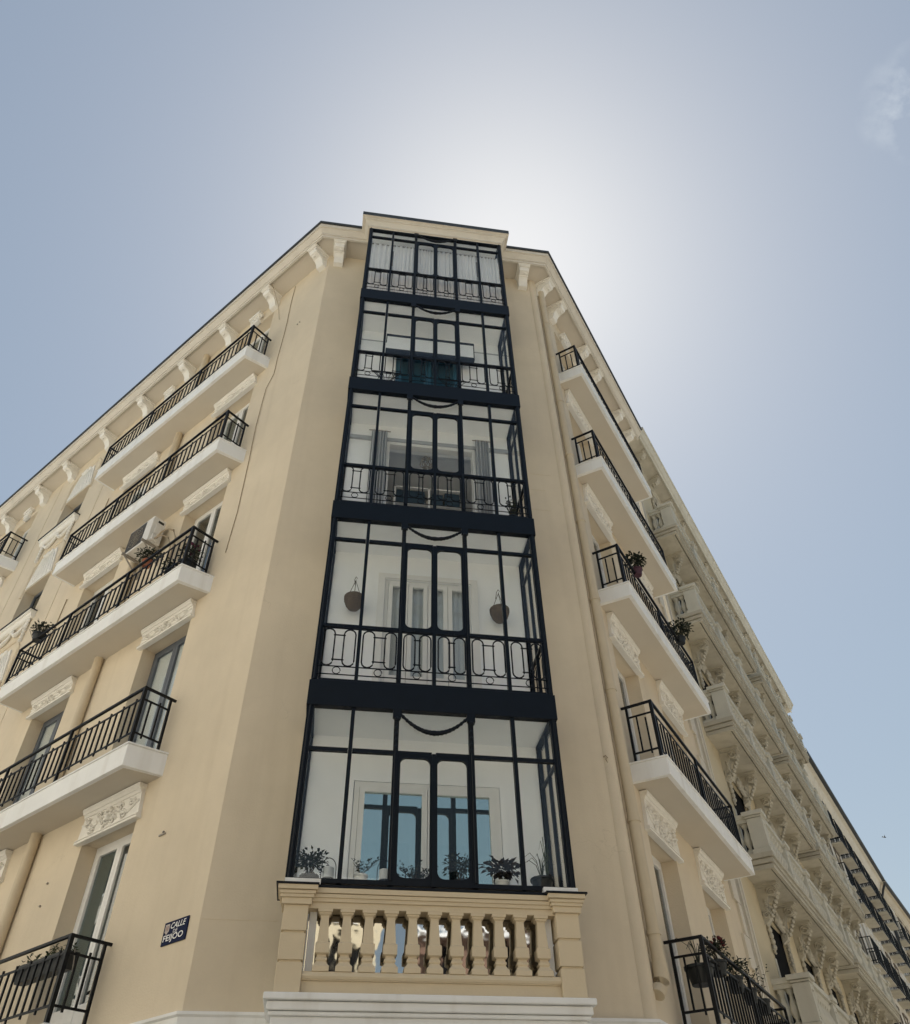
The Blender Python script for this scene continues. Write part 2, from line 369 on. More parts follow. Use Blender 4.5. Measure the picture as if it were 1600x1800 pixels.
# white ground-floor storey with its belt moulding
w = MB(); 
pl = [FL(L_END, 0.05, 0), FL(0.0, 0.05, 0), FC(-1.9, 0.05, 0), FC(1.9, 0.05, 0), FR(0.0, 0.05, 0), FR(R_END, 0.05, 0)]
pl[1] = (-AL - 0.02, DB - 0.05, 0); pl[4] = (XR + 0.02, DB - 0.05, 0)
for a, b in zip(pl[:-1], pl[1:]):
    w.quad((a[0], a[1], 0), (b[0], b[1], 0), (b[0], b[1], ZS + BELT), (a[0], a[1], ZS + BELT))
w.build('ground_floor_wall', 'white', BLD, recalc=False)
def sweep(path, prof, name, mats, parent, smooth=None, mi=None):
    """extrude a (out, z) profile along a mitred ground-plan path (outward = left of travel)"""
    n = len(path); rows = []
    for i, p in enumerate(path):
        ds = []
        if i > 0: ds.append((Vector(p) - Vector(path[i - 1])).normalized())
        if i < n - 1: ds.append((Vector(path[i + 1]) - Vector(p)).normalized())
        ns = [Vector((d.y, -d.x)) for d in ds]
        m = sum(ns, Vector((0, 0))); m = m / (m.dot(ns[0])) if len(ns) == 2 else ns[0]
        rows.append([(p[0] + m.x * o, p[1] + m.y * o, z + ZS) for o, z in prof])
    b = MB(); k = len(prof)
    b.v = [q for r in rows for q in r]
    for i in range(n - 1):
        for j in range(k - 1):
            b.f.append((i * k + j, (i + 1) * k + j, (i + 1) * k + j + 1, i * k + j + 1)); b.m.append(mi[j] if mi else 0)
    b.f += [tuple(range(k)), tuple((n - 1) * k + j for j in range(k))]; b.m += [0, 0]
    return b.build(name, mats, parent, smooth, recalc=False)
xy = lambda p: (p[0], p[1])
cl = (-AL, DB); cr = (XR, DB)
sweep([xy(FL(L_END, 0, 0)), cl, (-1.72, DB)], [(0.0, BELT - 0.25), (0.06, BELT - 0.25), (0.06, BELT - 0.05), (0.085, BELT - 0.03), (0.085, BELT), (0.0, BELT + 0.005)], 'belt_moulding', 'white', BLD)
sweep([(1.72, DB), cr, xy(FR(R_END, 0, 0))], [(0.0, BELT - 0.25), (0.06, BELT - 0.25), (0.06, BELT - 0.05), (0.085, BELT - 0.03), (0.085, BELT), (0.0, BELT + 0.005)], 'belt_moulding', 'white', BLD)

# cornice: soffit, bed mould, crown, dark lead edge, wrapping round the gallery head
CP = [(0.0, 14.10), (0.46, 14.16), (0.46, 14.10), (0.51, 14.10), (0.51, 14.19), (0.535, 14.19), (0.535, 14.235), (0.62, 14.33), (0.62, 14.355), (0.66, 14.36), (0.66, 14.475), (0.70, 14.478), (0.70, 14.555), (0.0, 14.70)]
MI = [0, 1, 1, 1, 1, 1, 1, 1, 1, 1, 2, 2, 2]
bx = 1.66
cpath = [xy(FL(L_END, 0, 0)), cl, (-bx, DB), (-bx, 0.46), (bx, 0.46), (bx, DB), cr, xy(FR(R_END + 0.12, 0, 0))]
def cornice(path, CP, name):
    return sweep(path, CP, name, ['soffit', 'cornice_paint', 'lead'], BLD, mi=MI)
# the head over the gallery projects 0.2 beyond its front, so the profile is run in three lengths that butt at the gallery
cornice([xy(FL(L_END, 0, 0)), cl, (-1.66, DB)], CP, 'cornice')
cornice([(1.66, DB), cr, xy(FR(R_END + 0.12, 0, 0))], CP, 'cornice')
GC = [(-0.08, 14.08), (0.02, 14.08), (0.02, 14.14), (0.05, 14.14), (0.05, 14.20), (0.12, 14.30), (0.12, 14.325), (0.155, 14.33), (0.155, 14.40), (0.21, 14.402), (0.21, 14.57), (-0.2, 14.62)]
sweep([(-1.69, DB - 0.0), (-1.69, 0.0), (1.69, 0.0), (1.69, DB - 0.0)], GC, 'gallery_crown', ['soffit', 'cornice_paint', 'lead'], BLD, mi=[0, 1, 1, 1, 1, 1, 1, 1, 1, 2, 2])
# flat roof (also shuts the light out of the hollow shell)
rf = MB(); zt = ZS + 14.56
pts = [FL(L_END, 0.5, 0), (-AL - .2, DB - .4, 0), (-1.6, DB - .4, 0), (-1.6, 0.1, 0), (1.6, 0.1, 0), (1.6, DB - .4, 0), (XR + .2, DB - .4, 0), FR(R_END, 0.5, 0), FR(R_END, -12, 0), (0, 16, 0), FL(L_END, -8, 0)]
rf.add([(p[0], p[1], zt) for p in pts], [tuple(range(len(pts)))]); rf.build('roof', 'lead', BLD, recalc=False)
bk = MB()
for a, b in ((FL(L_END, 0, 0), FL(L_END, -12, 0)), (FR(R_END, 0, 0), FR(R_END, -12, 0)), (FL(L_END, -12, 0), FR(R_END, -12, 0))):
    bk.quad((a[0], a[1], 0), (b[0], b[1], 0), (b[0], b[1], zt), (a[0], a[1], zt))
bk.build('party_wall', 'plaster_pale', BLD, recalc=False)
# storey floors inside the shell
for k in range(1, 6):
    f = MB(); z = ZS + LT[k] - 0.05
    ps = [FL(L_END, -0.35, 0), FL(0.3, -0.4, 0), FR(0.3, -0.4, 0), FR(R_END, -0.35, 0), FR(R_END, -10, 0), FL(L_END, -10, 0)]
    f.add([(p[0], p[1], z) for p in ps], [tuple(range(6))]); f.build('floor_slab', 'room', BLD, recalc=False)

# ---- console brackets under the cornice
def console_profile(h, d):
    # (o, z) S-scroll from wall foot to soffit, z measured down from 0
    return [(0, 0), (d, 0), (d, -0.06), (d * 0.93, -0.07), (d * 0.98, -0.13), (d * 0.90, -0.21), (d * 0.74, -0.235), (d * 0.60, -0.24),
            (d * 0.50, -0.29), (d * 0.36, -h * 0.70), (d * 0.33, -h * 0.86), (d * 0.27, -h * 0.96), (d * 0.12, -h), (0, -h)]
def console(F, t, z, h, d, wd, parent, matname='ornament', name='console'):
    m = MB(F); pr = [(a, z + b) for a, b in console_profile(h, d)]
    m.ext_t(pr, t - wd / 2, t + wd / 2)
    m.box(t - wd / 2 - 0.05, t + wd / 2 + 0.05, 0.0, d + 0.05, z - 0.04, z + 0.02); m.box(t - wd / 2 - 0.025, t + wd / 2 + 0.025, 0.0, d + 0.025, z - 0.075, z - 0.04); m.box(t - wd / 2 - 0.012, t + wd / 2 + 0.012, 0.0, d * .60, z - 0.265, z - 0.225)
    # carved leaf on the belly and side volutes
    for s in (-1, 1):
        cx, cz = d * 0.80, z - 0.13
        m.tube([(t + s * (wd / 2 + 0.004), cx + 0.065 * math.cos(a) * (1 - a / 14), cz + 0.065 * math.sin(a) * (1 - a / 14)) for a in [i * 0.6 for i in range(14)]], 0.014, 4)
    for i in range(4):
        m.blob(t + (i % 2 - .5) * wd * .35, d * (0.90 - 0.05 * i), z - 0.10 - 0.045 * i, wd * .22, 0.03, 0.03)
    m.blob(t - wd * .25, d * .22, z - h * .95, .03, .025, .02); m.blob(t + wd * .25, d * .22, z - h * .95, .03, .025, .02)
    return m.build(name, matname, parent, smooth=35)
for t in (0.20, 2.02, 3.85, 5.72, 7.75, 9.75, 11.85, 13.55, 15.75, 17.4, 19.4): console(FL, t, 14.11, 0.54, 0.44, 0.23, BLD)
for t in (0.22, 1.02, 2.70, 3.66, 5.42, 6.35): console(FR, t, 14.11, 0.54, 0.44, 0.23, BLD)
for x in (-2.42, 2.42): console(FC, x, 14.11, 0.54, 0.44, 0.23, BLD)

# ---- carved cartouches over the windows
def floral(m, t0, t1, z0, z1, o, rng, dens=1.0):
    c = (t0 + t1) / 2; h = z1 - z0; zc = (z0 + z1) / 2 - 0.02; L = (t1 - t0) / 2
    r = 0.010 + 0.020 * h
    for s in (-1, 1):
        wave = [(c + s * L * u, o, zc + h * 0.17 * math.sin(u * 7.5)) for u in [i / 14 for i in range(1, 15)]]
        m.tube(wave, r, 5)
        for j in range(int(4 * dens)):
            u = 0.16 + 0.21 * j; cx = c + s * L * u; cz = zc + h * 0.2 * (1 if j % 2 else -1)
            R0 = h * 0.20 * (1 - 0.35 * u)
            m.tube([(cx + s * R0 * math.cos(a) * (1 - a / 11), o + 0.006 * a / 3, cz + R0 * math.sin(a) * (1 - a / 11)) for a in [i * 0.75 for i in range(12)]], r * 0.95, 5)
            for q in range(5):
                a = rng.uniform(0, 6.28)
                m.blob(cx + R0 * 1.15 * math.cos(a), o + rng.uniform(0, .015), cz + R0 * 1.1 * math.sin(a), h * .055, .035, h * .05)
    for i in range(7):
        a = math.pi * i / 6
        m.blob(c + h * 0.18 * math.cos(a), o + .012, zc + h * .10 + h * 0.24 * math.sin(a), h * .06, .045, h * .085)
    m.blob(c, o + .01, zc, h * .13, .06, h * .17)
    for q in range(12):
        m.blob(c + rng.uniform(-.28, .28) * L, o + .004, zc + rng.uniform(-.3, .3) * h, h * .04, .02, h * .04)
def cartouche(F, t0, t1, z0, z1, parent, mirror=False):
    h = z1 - z0; m = MB(F)
    flare = 0.07
    def slab(za, zb, oa, ob, grow=0.0):
        ea = flare * (1 - (za - z0) / h) * -1 + grow; 
        a0, a1 = t0 + 0.0 - grow, t1 + grow
        m.hexa([(a0 + flare * (zz - z0) / h, oo, zz) if i % 2 == 0 else (a1 - flare * (zz - z0) / h, oo, zz)
                for zz, (o_in, o_out) in ((za, (-0.02, oa)), (zb, (-0.02, ob))) for oo in (o_in, o_out) for i in (0, 1)])
    slab(z0, z0 + 0.035, 0.085, 0.085, 0.012)
    slab(z0 + 0.035, z0 + 0.07, 0.10, 0.075, 0.006)
    slab(z0 + 0.07, z1 - 0.12, 0.055, 0.055)
    slab(z1 - 0.12, z1 - 0.075, 0.07, 0.09, 0.004)
    slab(z1 - 0.075, z1 - 0.03, 0.105, 0.125, 0.01)
    slab(z1 - 0.03, z1 + 0.01, 0.13, 0.13, 0.02)
    o = m.build('cartouche', 'ornament', parent)
    f = MB(F); floral(f, t0 + .06, t1 - .06, z0 + .06, z1 - .09, 0.065, random.Random(int(t0 * 10 + z0 * 7)))
    f.build('carved_relief', 'ornament', o, smooth=50)
for k in range(1, 5):
    for a, b in WCOL[:3]:
        cartouche(FL, a - 0.09, b + 0.09, ltop(k) - 0.02, LB[k + 1] - 0.03, BLD)
    for a, b in RCOL:
        cartouche(FR, a - 0.10, b + 0.13, rtop(k) - 0.02, RB_[k + 1] - 0.03, BLD)
# top-floor window crowns tucked under the soffit
def crown(F, a, b, z, parent):
    m = MB(F); c = (a + b) / 2; m.box(c - .16, c + .16, -0.02, 0.10, z - .02, z + .26); m.box(c - .22, c + .22, -.02, .16, z + .26, z + .36)
    for i in range(5): m.blob(c + (-.1 + .05 * i), .11, z + .10 + .05 * (i % 2), .035, .04, .05)
    for s in (-1, 1): m.tube([(c + s * .19 + .05 * math.cos(x), .06, z + .2 + .05 * math.sin(x)) for x in [i * .7 for i in range(9)]], .018, 5)
    m.build('keystone', 'ornament', parent, smooth=40)
for a, b in WCOL[:3]: crown(FL, a, b, 13.58, BLD)
for a, b in RCOL: crown(FR, a, b, 13.38, BLD)

# ---- windows and french doors
def window(F, a, b, z0, z1, o, parent, mframe='joinery', leaves=2, curtain=None, fw=0.09, glass='glass_window', kick=0.0, back='dark_room', panels=None, coff=.16):
    m = MB(F); d = 0.07
    m.box(a, a + fw, o - d, o, z0, z1); m.box(b - fw, b, o - d, o, z0, z1); m.box(a + fw, b - fw, o - d, o, z1 - fw, z1); m.box(a + fw, b - fw, o - d, o, z0, z0 + .05)
    ia, ib = a + fw, b - fw; lw = (ib - ia) / leaves; rects = []
    for i in range(leaves):
        x0, x1 = ia + lw * i + .004, ia + lw * (i + 1) - .004; s = 0.07; e = o + .018; ei = o - .04
        m.box(x0, x0 + s, ei, e, z0 + .05, z1 - fw); m.box(x1 - s, x1, ei, e, z0 + .05, z1 - fw)
        m.box(x0 + s, x1 - s, ei, e, z1 - fw - s, z1 - fw); m.box(x0 + s, x1 - s, ei, e, z0 + .05, z0 + .17 + kick)
        rects.append((x0 + s, x1 - s, z0 + .17 + kick, z1 - fw - s))
    wobj = m.build('window', mframe, parent)
    for r in rects:
        p = MB(F); p.box(r[0] - .01, r[1] + .01, o - .022, o - .016, r[2] - .01, r[3] + .01); p.build('pane', glass, wobj)
    for pi, pm in (panels or {}).items():
        q_ = rects[pi]; p = MB(F); p.box(q_[0] - .01, q_[1] + .01, o - .038, o - .028, q_[2] - .01, q_[3] + .01)
        cw = (q_[1] - q_[0]) * .22; p.box(q_[0] + cw, q_[1] - cw, o - .03, o - .024, q_[2] + .1, q_[3] - .12); p.build('shutter_panel', pm, wobj)
    if curtain:
        c = MB(F); n = 40; x0, x1 = ia, ib
        top = [(x0 + (x1 - x0) * i / n, o - coff + .022 * math.sin(i * 1.35) + .008 * math.sin(i * 3.1)) for i in range(n + 1)]
        for i in range(n): c.quad((*top[i], z0 + .03), (*top[i + 1], z0 + .03), (*top[i + 1], z1 - .03), (*top[i], z1 - .03))
        c.build('curtain', curtain, wobj, smooth=80, recalc=False, weld=True)
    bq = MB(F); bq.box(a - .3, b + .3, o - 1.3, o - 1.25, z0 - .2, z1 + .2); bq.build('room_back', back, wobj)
    return wobj
CUR = {(1, 0): 'curtain_dim', (2, 0): 'curtain_white', (3, 0): None, (4, 0): None, (5, 0): 'curtain_white', (2, 1): 'curtain_white', (1, 1): 'curtain_dim'}
for ci, (a, b) in enumerate(WCOL):
    for k in range(1, 6):
        g2 = (k == 2)
        window(FL, a + .005, b - .005, LT[k] + .02, ltop(k), -0.26, BLD, 'joinery_grey' if g2 else 'joinery', 2, CUR.get((k, ci)), kick=.25, panels={0: 'joinery', 1: 'joinery'} if g2 else ({1: 'joinery'} if k in (1, 4, 5) else None), glass='glass_clear' if g2 else 'glass_window')
for ci, (a, b) in enumerate(RCOL):
    for k in range(1, 6):
        window(FR, a + .005, b - .005, RT[k] + .02, rtop(k), -0.26, BLD, 'joinery', 2, 'curtain_dim' if k == 1 else None, kick=.25)
for a, b, z0, z1 in STAIR:
    window(FL, a + .005, b - .005, z0, z1, -0.28, BLD, 'joinery_grey', 1, None, fw=.05)
# stair-window surrounds: flat sill with lead, swags below, white fan panel above within a thin frame
for j, (a, b, z0, z1) in enumerate(STAIR):
    m = MB(FL); m.ext_t([(-.02, z0 - .02), (.17, z0 - .02), (.17, z0 - .09), (.13, z0 - .10), (.10, z0 - .20), (.06, z0 - .23), (-.02, z0 - .23)], a - .22, b + .28)
    so = m.build('window_sill', 'ornament', BLD)
    q = MB(FL); q.box(a - .25, b + .31, -.02, .20, z0 - .018, z0); q.build('sill_lead', 'lead', so)
    sw = MB(FL); c = (a + b) / 2; W = (b - a) / 2 + .02
    for s in (-1, 1):
        sw.tube([(c + s * W * u, .05, z0 - .30 - .22 * (1 - (2 * u - 1) ** 2)) for u in [i / 10 for i in range(11)]], [.03 + .035 * math.sin(math.pi * i / 10) for i in range(11)], 6)
        for i in range(7): sw.blob(c + s * (W + .06), .05, z0 - .28 - .10 * i, .06 - .006 * i, .05, .06)
        sw.blob(c + s * W * .5, .06, z0 - .50, .08, .05, .06)
    sw.blob(c, .06, z0 - .30, .09, .06, .08)
    sw.build('plaster_swag', 'ornament', so, smooth=60)
    p = MB(FL); h0, h1 = z1 + .02, z1 + 1.02
    p.ext_o([(a + .02, h0), (b - .05, h0), (b - .28, h1), (a + .30, h1)], -.02, .035)
    for i in range(7):
        x0 = a + .10 + (b - a - .2) * i / 6; x1 = c + (x0 - c) * .52
        p.tube([(x0, .035, h0 + .05), (x1, .045, h1 - .10)], .022, 5)
    p.blob(c, .05, h1 - .05, .16, .06, .09); p.blob(c - .2, .05, h1 - .02, .07, .05, .06); p.blob(c + .2, .05, h1 - .02, .07, .05, .06)
    p.build('fan_panel', 'ornament', BLD, smooth=40)
    fr = MB(FL); fz = z1 + 1.28
    for (u0, v0), (u1, v1) in (((b + .10, z1 - .2), (b + .10, fz - .35)), ((b + .10, fz - .35), (b - .28, fz)), ((b - .28, fz), (a + .2, fz)), ((a + .2, fz), (a - .10, fz - .35)), ((a - .10, fz - .35), (a - .10, z1 - .2))):
        fr.tube([(u0, .0, v0), (u1, .0, v1)], .045, 6)
    fr.build('frame_moulding', 'stucco', BLD, smooth=50)
# shallow pilaster strips
m = MB(FL)
for t in (9.05, 12.62):
    m.box(t - .02, t + .02, -.01, .012, BELT + .2, 13.9)
m.build('joint_strip', 'stucco', BLD)

# ---- balconies
def barmesh(h, s, nm):
    m = MB(); m.box(-s / 2, s / 2, -s / 2, s / 2, 0, h); return m.mesh(nm, 'iron')
BAR = barmesh(0.62, 0.024, 'bar')
NB = [0]
def balcony(F, t0, t1, pr, zt, zb, skew0, individual, parent, rail_in=0.035, rh=0.953, skew1=0.0, side0=True, side1=True, posts=None):
    m = MB(F)                       # slab with drip groove and projecting top nosing
    def tap(o, t, s): return t + s * max(0, o) / pr
    def layer(za, zb_, g):
        P = [(t0 - g, -.02), (t1 + g, -.02), (t1 + skew1 + g, pr + g), (t0 + skew0 - g, pr + g)]
        m.ext_z(P, za, zb_)
    layer(zb, zt - .028, 0.0); layer(zt - .028, zt, 0.018)
    sl = m.build('balcony', 'white', parent, bevel=0.008)
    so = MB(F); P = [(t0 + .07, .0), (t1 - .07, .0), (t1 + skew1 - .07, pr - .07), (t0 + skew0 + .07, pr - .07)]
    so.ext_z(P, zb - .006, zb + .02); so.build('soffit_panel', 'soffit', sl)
    ro = pr - rail_in; a = t0 + skew0 + rail_in; b = t1 + skew1 - rail_in; zr = zt + rh
    r = MB(F)
    r.box(a - .022, b + .022, ro - .022, ro + .022, zr - .022, zr + .012)
    if side0: r.box(a - .018, a + .018, -.0, ro - .022, zr - .022, zr + .012)
    if side1: r.box(b - .018, b + .018, -.0, ro - .022, zr - .022, zr + .012)
    zu, zl = zr - .20, zt + .19
    for z in (zu, zl):
        r.box(a, b, ro - .008, ro + .008, z - .014, z + .014)
        if side0: r.box(a - .008, a + .008, .08, ro, z - .014, z + .014)
        if side1: r.box(b - .008, b + .008, .08, ro, z - .014, z + .014)
    r.build('handrail', 'iron', sl)
    n = max(2, round((b - a) / 2.05)); posts = [a + (b - a) * i / n for i in range(n + 1)]
    for x in posts:
        p = MB(F); s = .026 if x in (a, b) else .021
        p.box(x - s, x + s, ro - s, ro + s, zt - .005, zr - .022); p.build('post', 'iron', sl)
    if side0: p = MB(F); p.box(a - .018, a + .018, .07, .106, zt, zr - .022); p.build('post', 'iron', sl)
    if side1: p = MB(F); p.box(b - .018, b + .018, .07, .106, zt, zr - .022); p.build('post', 'iron', sl)
    ang = fang(F); hb = zu - zl
    spots = []
    for x0, x1 in zip(posts[:-1], posts[1:]):
        q = round((x1 - x0) / .167)
        for i in range(1, q): spots.append((x0 + (x1 - x0) * i / q, ro, i))
    if side0: spots += [(a, ro * .36 + .05, 1), (a, ro * .68 + .03, 2)]
    if side1: spots += [(b, ro * .36 + .05, 1), (b, ro * .68 + .03, 2)]
    if individual:
        for x, o, i in spots:
            put('bar', BAR, sl, F(x, o, zl - .055 + (.05 if i % 2 else .0)), ang); NB[0] += 1
    else:
        j = MB(F); s = .012
        for x, o, i in spots:
            z = zl - .055 + (.05 if i % 2 else 0); j.box(x - s, x + s, o - s, o + s, z, z + .60)
        tag(j.build('bars', 'iron', sl), kind='stuff')
    return sl
for k in range(1, 6):
    balcony(FL, 1.664, 8.09, 0.595, LT[k], LB[k], 0.145, True, BLD)
    balcony(FL, 13.36, 20.2, 0.595, LT[k], LB[k], 0.10, False, BLD)
for k in range(1, 6):
    balcony(FR, 0.80, 5.80, 0.608, RT[k], RB_[k], 0.035, k <= 2, BLD, rail_in=.10, rh=1.02)

# ---- drainpipes, cables
def pipe(F, t, o, z0, z1, r, name, parent, clips=()):
    m = MB(F); m.tube([(t, o, z0), (t, o, z1)], r, 14)
    for z in clips: m.tube([(t, o, z - .03), (t, o, z + .03)], r * 1.14, 14)
    return m.build(name, 'pipe', parent, smooth=40)
for k in range(1, 6):
    top = LB[k + 1] if k < 5 else 14.11
    pipe(FL, 5.0, 0.09, LT[k], top, 0.085, 'drainpipe', BLD)
pipe(FR, 0.17, 0.115, -2.30, 13.72, 0.082, 'drainpipe', BLD, clips=(-1.95, -.5, 1.6, 3.4, 5.3, 7.2, 9.0, 10.7, 12.2))
m = MB(FR); m.tube([(0.17, .115, -2.28), (0.17, .115, -2.42), (0.15, .11, -2.5), (.10, .09, -2.58), (.04, .07, -2.66)], [.095, .10, .10, .095, .085], 14); m.build('drainpipe_elbow', 'pipe', BLD, smooth=50)
def cable(F, pts, r=.009, mt='cable'):
    m = MB(F); m.tube(pts, r, 5); return m.build('cable', mt, BLD)
cable(FL, [(1.30, .012, 14.0)] + [(1.30 + .02 * math.sin(i * 1.3), .012, 13.9 - i * .55) for i in range(1, 8)] + [(1.48, .02, 9.6), (1.50, .02, 8.2), (1.44, .012, 7.0), (1.40, .012, 5.6), (1.46, .012, 4.6)], .008)
cable(FL, [(1.72, .50, 14.30), (1.78, .45, 14.13), (1.80, .30, 13.9), (1.76, .1, 13.4), (1.66, .03, 12.7)], .007)
cable(FL, [(8.16, .015, 10.4), (8.18, .015, 9.6), (8.16, .02, 8.9), (8.22, .02, 8.3)], .012)
cable(FL, [(8.16, .015, 6.9), (8.18, .015, 6.1), (8.14, .02, 5.6), (8.2, .02, 5.0)], .012)
cable(FR, [(0.055, .03, 13.4), (.05, .03, 8), (.055, .03, 3), (.05, .03, -2.2)], .012)
cable(FC, [(2.62, .01, .375), (2.645, .05, .385), (2.67, .05, .35), (2.645, .03, .34), (2.675, .02, .27), (2.70, .01, .23)], .008)
# score lines and little fixings on the stucco
m = MB(FC)
for z in (-1.98,): m.box(-AL + .02, -1.75, 0, .003, z, z + .006)
for z, x0, x1 in ((5.4, 1.85, 2.35), (5.95, 1.85, 2.3), (6.4, 1.95, 2.45)): m.box(x0, x1, 0, .003, z, z + .008)
m.build('score_line', 'stucco_base', BLD)
m = MB(FL)
for t, z in ((1.25, -.62), (4.2, -.62), (4.2, -.95), (.72, 11.65), (.80, 11.63)): m.blob(t, .01, z, .018, .02, .018)
m.box(1.20, 1.34, 0, .02, -.66, -.64); m.build('wall_fixing', 'steel_grey', BLD)

# ------------------------------------------------------------------ balustraded base of the gallery
base = MB(FB)
def bprof(x0, x1, o_back, steps):
    for z0, z1, o, gx in steps: base.box(x0 - gx, x1 + gx, o_back, o, z0, z1)
bprof(-1.66, 1.66, -DB + .003, [(-3.9, -3.13, .02, -.0), (-3.13, -3.09, .05, .03), (-3.085, -3.005, .075, .055), (-3.0, -2.935, .115, .095)])
BB = base.build('gallery_base_cornice', 'white', BLD, bevel=.012)
PX = (-1.53, 1.545)
for x in PX:
    p = MB(FB); hw = .135; sh = [(-2.935, -2.645), (-2.62, -2.36), (-2.335, -2.075)]
    p.box(x - hw + .02, x + hw - .02, -.20, .018, -2.935, -2.06)
    for z0, z1 in sh: p.box(x - hw, x + hw, -.22, .04, z0, z1)
    for z0, z1, gx in ((-2.075, -2.01, .03), (-2.01, -1.975, .05), (-1.975, -1.94, .065), (-1.935, -1.885, .085)): p.box(x - hw - gx, x + hw + gx, -.26, .04 + gx, z0, z1)
    p.build('pedestal', 'stucco_base', BLD, bevel=.006)
m = MB(FB)
for z0, z1, o in ((-2.095, -2.03, .0), (-2.03, -1.99, .02), (-1.99, -1.95, .035), (-1.945, -1.89, .05)): m.box(-1.40, 1.415, -.20, o, z0, z1)
m.box(-1.395, 1.41, -.2, -.0, -2.80, -2.715); m.ext_t([(-.2, -2.80), (.012, -2.79), (.028, -2.765), (.012, -2.725), (-.2, -2.715)], -1.395, 1.41)
m.box(-1.395, 1.41, -.22, -.02, -2.935, -2.80)
BR = m.build('balustrade', 'stucco_base', BLD, bevel=.004)
bp_ = [(.088, -2.715), (.088, -2.665), (.066, -2.64), (.052, -2.615), (.062, -2.60), (.062, -2.585), (.050, -2.57), (.046, -2.55), (.076, -2.535), (.076, -2.44), (.060, -2.425), (.058, -2.40), (.044, -2.18), (.046, -2.16), (.066, -2.145), (.066, -2.13), (.080, -2.125), (.080, -2.095)]
mm = MB(); mm.lathe(0, 0, [(r * 1.414, z) for r, z in bp_], 4); BME = mm.mesh('baluster', 'stucco_base')
for i in range(11):
    put('baluster', BME, BR, FB(-1.205 + 2.45 * i / 10, -.075, 0), 0)
gp = MB(FB); gp.box(-1.385, 1.40, -.235, -.229, -2.80, -2.05); gp.build('pane', 'glass_mirror', BR)
gb = MB(FB); gb.box(-1.39, 1.405, -.33, -.30, -2.85, -2.0); gb.build('added_dark_backing', 'dark_room', BR)  # dark sheet added behind the pane so its reflections show
for x in (-1.335, 1.35):
    j = MB(FB); j.box(x - .04, x + .04, -.22, -.13, -2.72, -2.09); j.build('jamb', 'room', BR)
# sill with lead flashing
m = MB(FB); m.box(-1.70, 1.715, -.60, .055, -1.888, -1.862); 
for x, a, b in ((-1.53, -1.775, -1.30), (1.545, 1.30, 1.79)): m.box(a, b, -.46 if x < 0 else -.3, .14, -1.884, -1.866)
SILL = m.build('sill_flashing', 'gallery_paint', BLD)
m = MB(FB)
for a, b in ((-1.69, -1.29), (1.29, 1.70)): m.box(a, b, -.3, .075, -1.862, -1.805)
m.build('sill_block', 'white', SILL)
m = MB(FB); m.box(-1.62, 1.62, -.62, -.05, -1.862, -1.80); m.build('inner_sill', 'room', SILL)

# ------------------------------------------------------------------ glazed gallery
MX = [-1.65, -1.085, -.50, 0.0, .50, 1.08, 1.65]
TRZ = {1: -.19, 2: 3.43, 3: 6.86, 4: 10.20, 5: 13.70}
MIDZ = {2: 1.735, 3: 5.19, 4: 8.66, 5: 12.08}
def rr_leaf(m, x0, x1, z0, z1, fw, rad, o0, o1, rb=True):
    """door leaf: a border with a round-cornered opening"""
    ix0, ix1, iz0, iz1 = x0 + fw, x1 - fw, z0 + fw, z1 - fw
    def arc(cx, cz, a0): return [(cx + rad * math.cos(a0 + i * math.pi / 12), cz + rad * math.sin(a0 + i * math.pi / 12)) for i in range(7)]
    ring = arc(ix1 - rad, iz1 - rad, 0) + arc(ix0 + rad, iz1 - rad, math.pi / 2) + arc(ix0 + rad, iz0 + rad, math.pi) + arc(ix1 - rad, iz0 + rad, 1.5 * math.pi)
    outer = []
    for (x, z) in ring:
        cx, cz = (x0 + x1) / 2, (z0 + z1) / 2
        dx, dz = x - cx, z - cz; s = min(((x1 - x0) / 2) / abs(dx) if dx else 9, ((z1 - z0) / 2) / abs(dz) if dz else 9); outer.append((cx + dx * s, cz + dz * s))
    # snap nearest outer points to the true corners
    for c in ((x1, z1), (x0, z1), (x0, z0), (x1, z0)):
        i = min(range(len(outer)), key=lambda q: (outer[q][0] - c[0]) ** 2 + (outer[q][1] - c[1]) ** 2); outer[i] = c
    n = len(ring)
    for i in range(n):
        j = (i + 1) % n
        for o in (o0, o1): m.quad((ring[i][0], o, ring[i][1]), (ring[j][0], o, ring[j][1]), (outer[j][0], o, outer[j][1]), (outer[i][0], o, outer[i][1]))
        m.quad((ring[i][0], o0, ring[i][1]), (ring[j][0], o0, ring[j][1]), (ring[j][0], o1, ring[j][1]), (ring[i][0], o1, ring[i][1]))
        m.quad((outer[i][0], o0, outer[i][1]), (outer[j][0], o0, outer[j][1]), (outer[j][0], o1, outer[j][1]), (outer[i][0], o1, outer[i][1]))
    return (ix0, ix1, iz0, iz1)
def stadium(cx, z0, z1, w, n=6):
    r = w / 2; P = []
    for i in range(n + 1): a = math.pi * i / n; P.append((cx + r * math.cos(a), z1 - r + r * math.sin(a)))
    for i in range(n + 1): a = math.pi + math.pi * i / n; P.append((cx + r * math.cos(a), z0 + r + r * math.sin(a)))
    return P
def pane(F, t0, t1, z0, z1, o, parent):
    p = MB(F); p.box(t0, t1, o - .003, o + .003, z0, z1); return p.build('pane', 'glass', parent)
def side_frame(sx):
    X = 1.65 * sx      # side panels: t runs back from the front (y), o is outward
    return frame(X, 0, 0, 1, sx, 0)
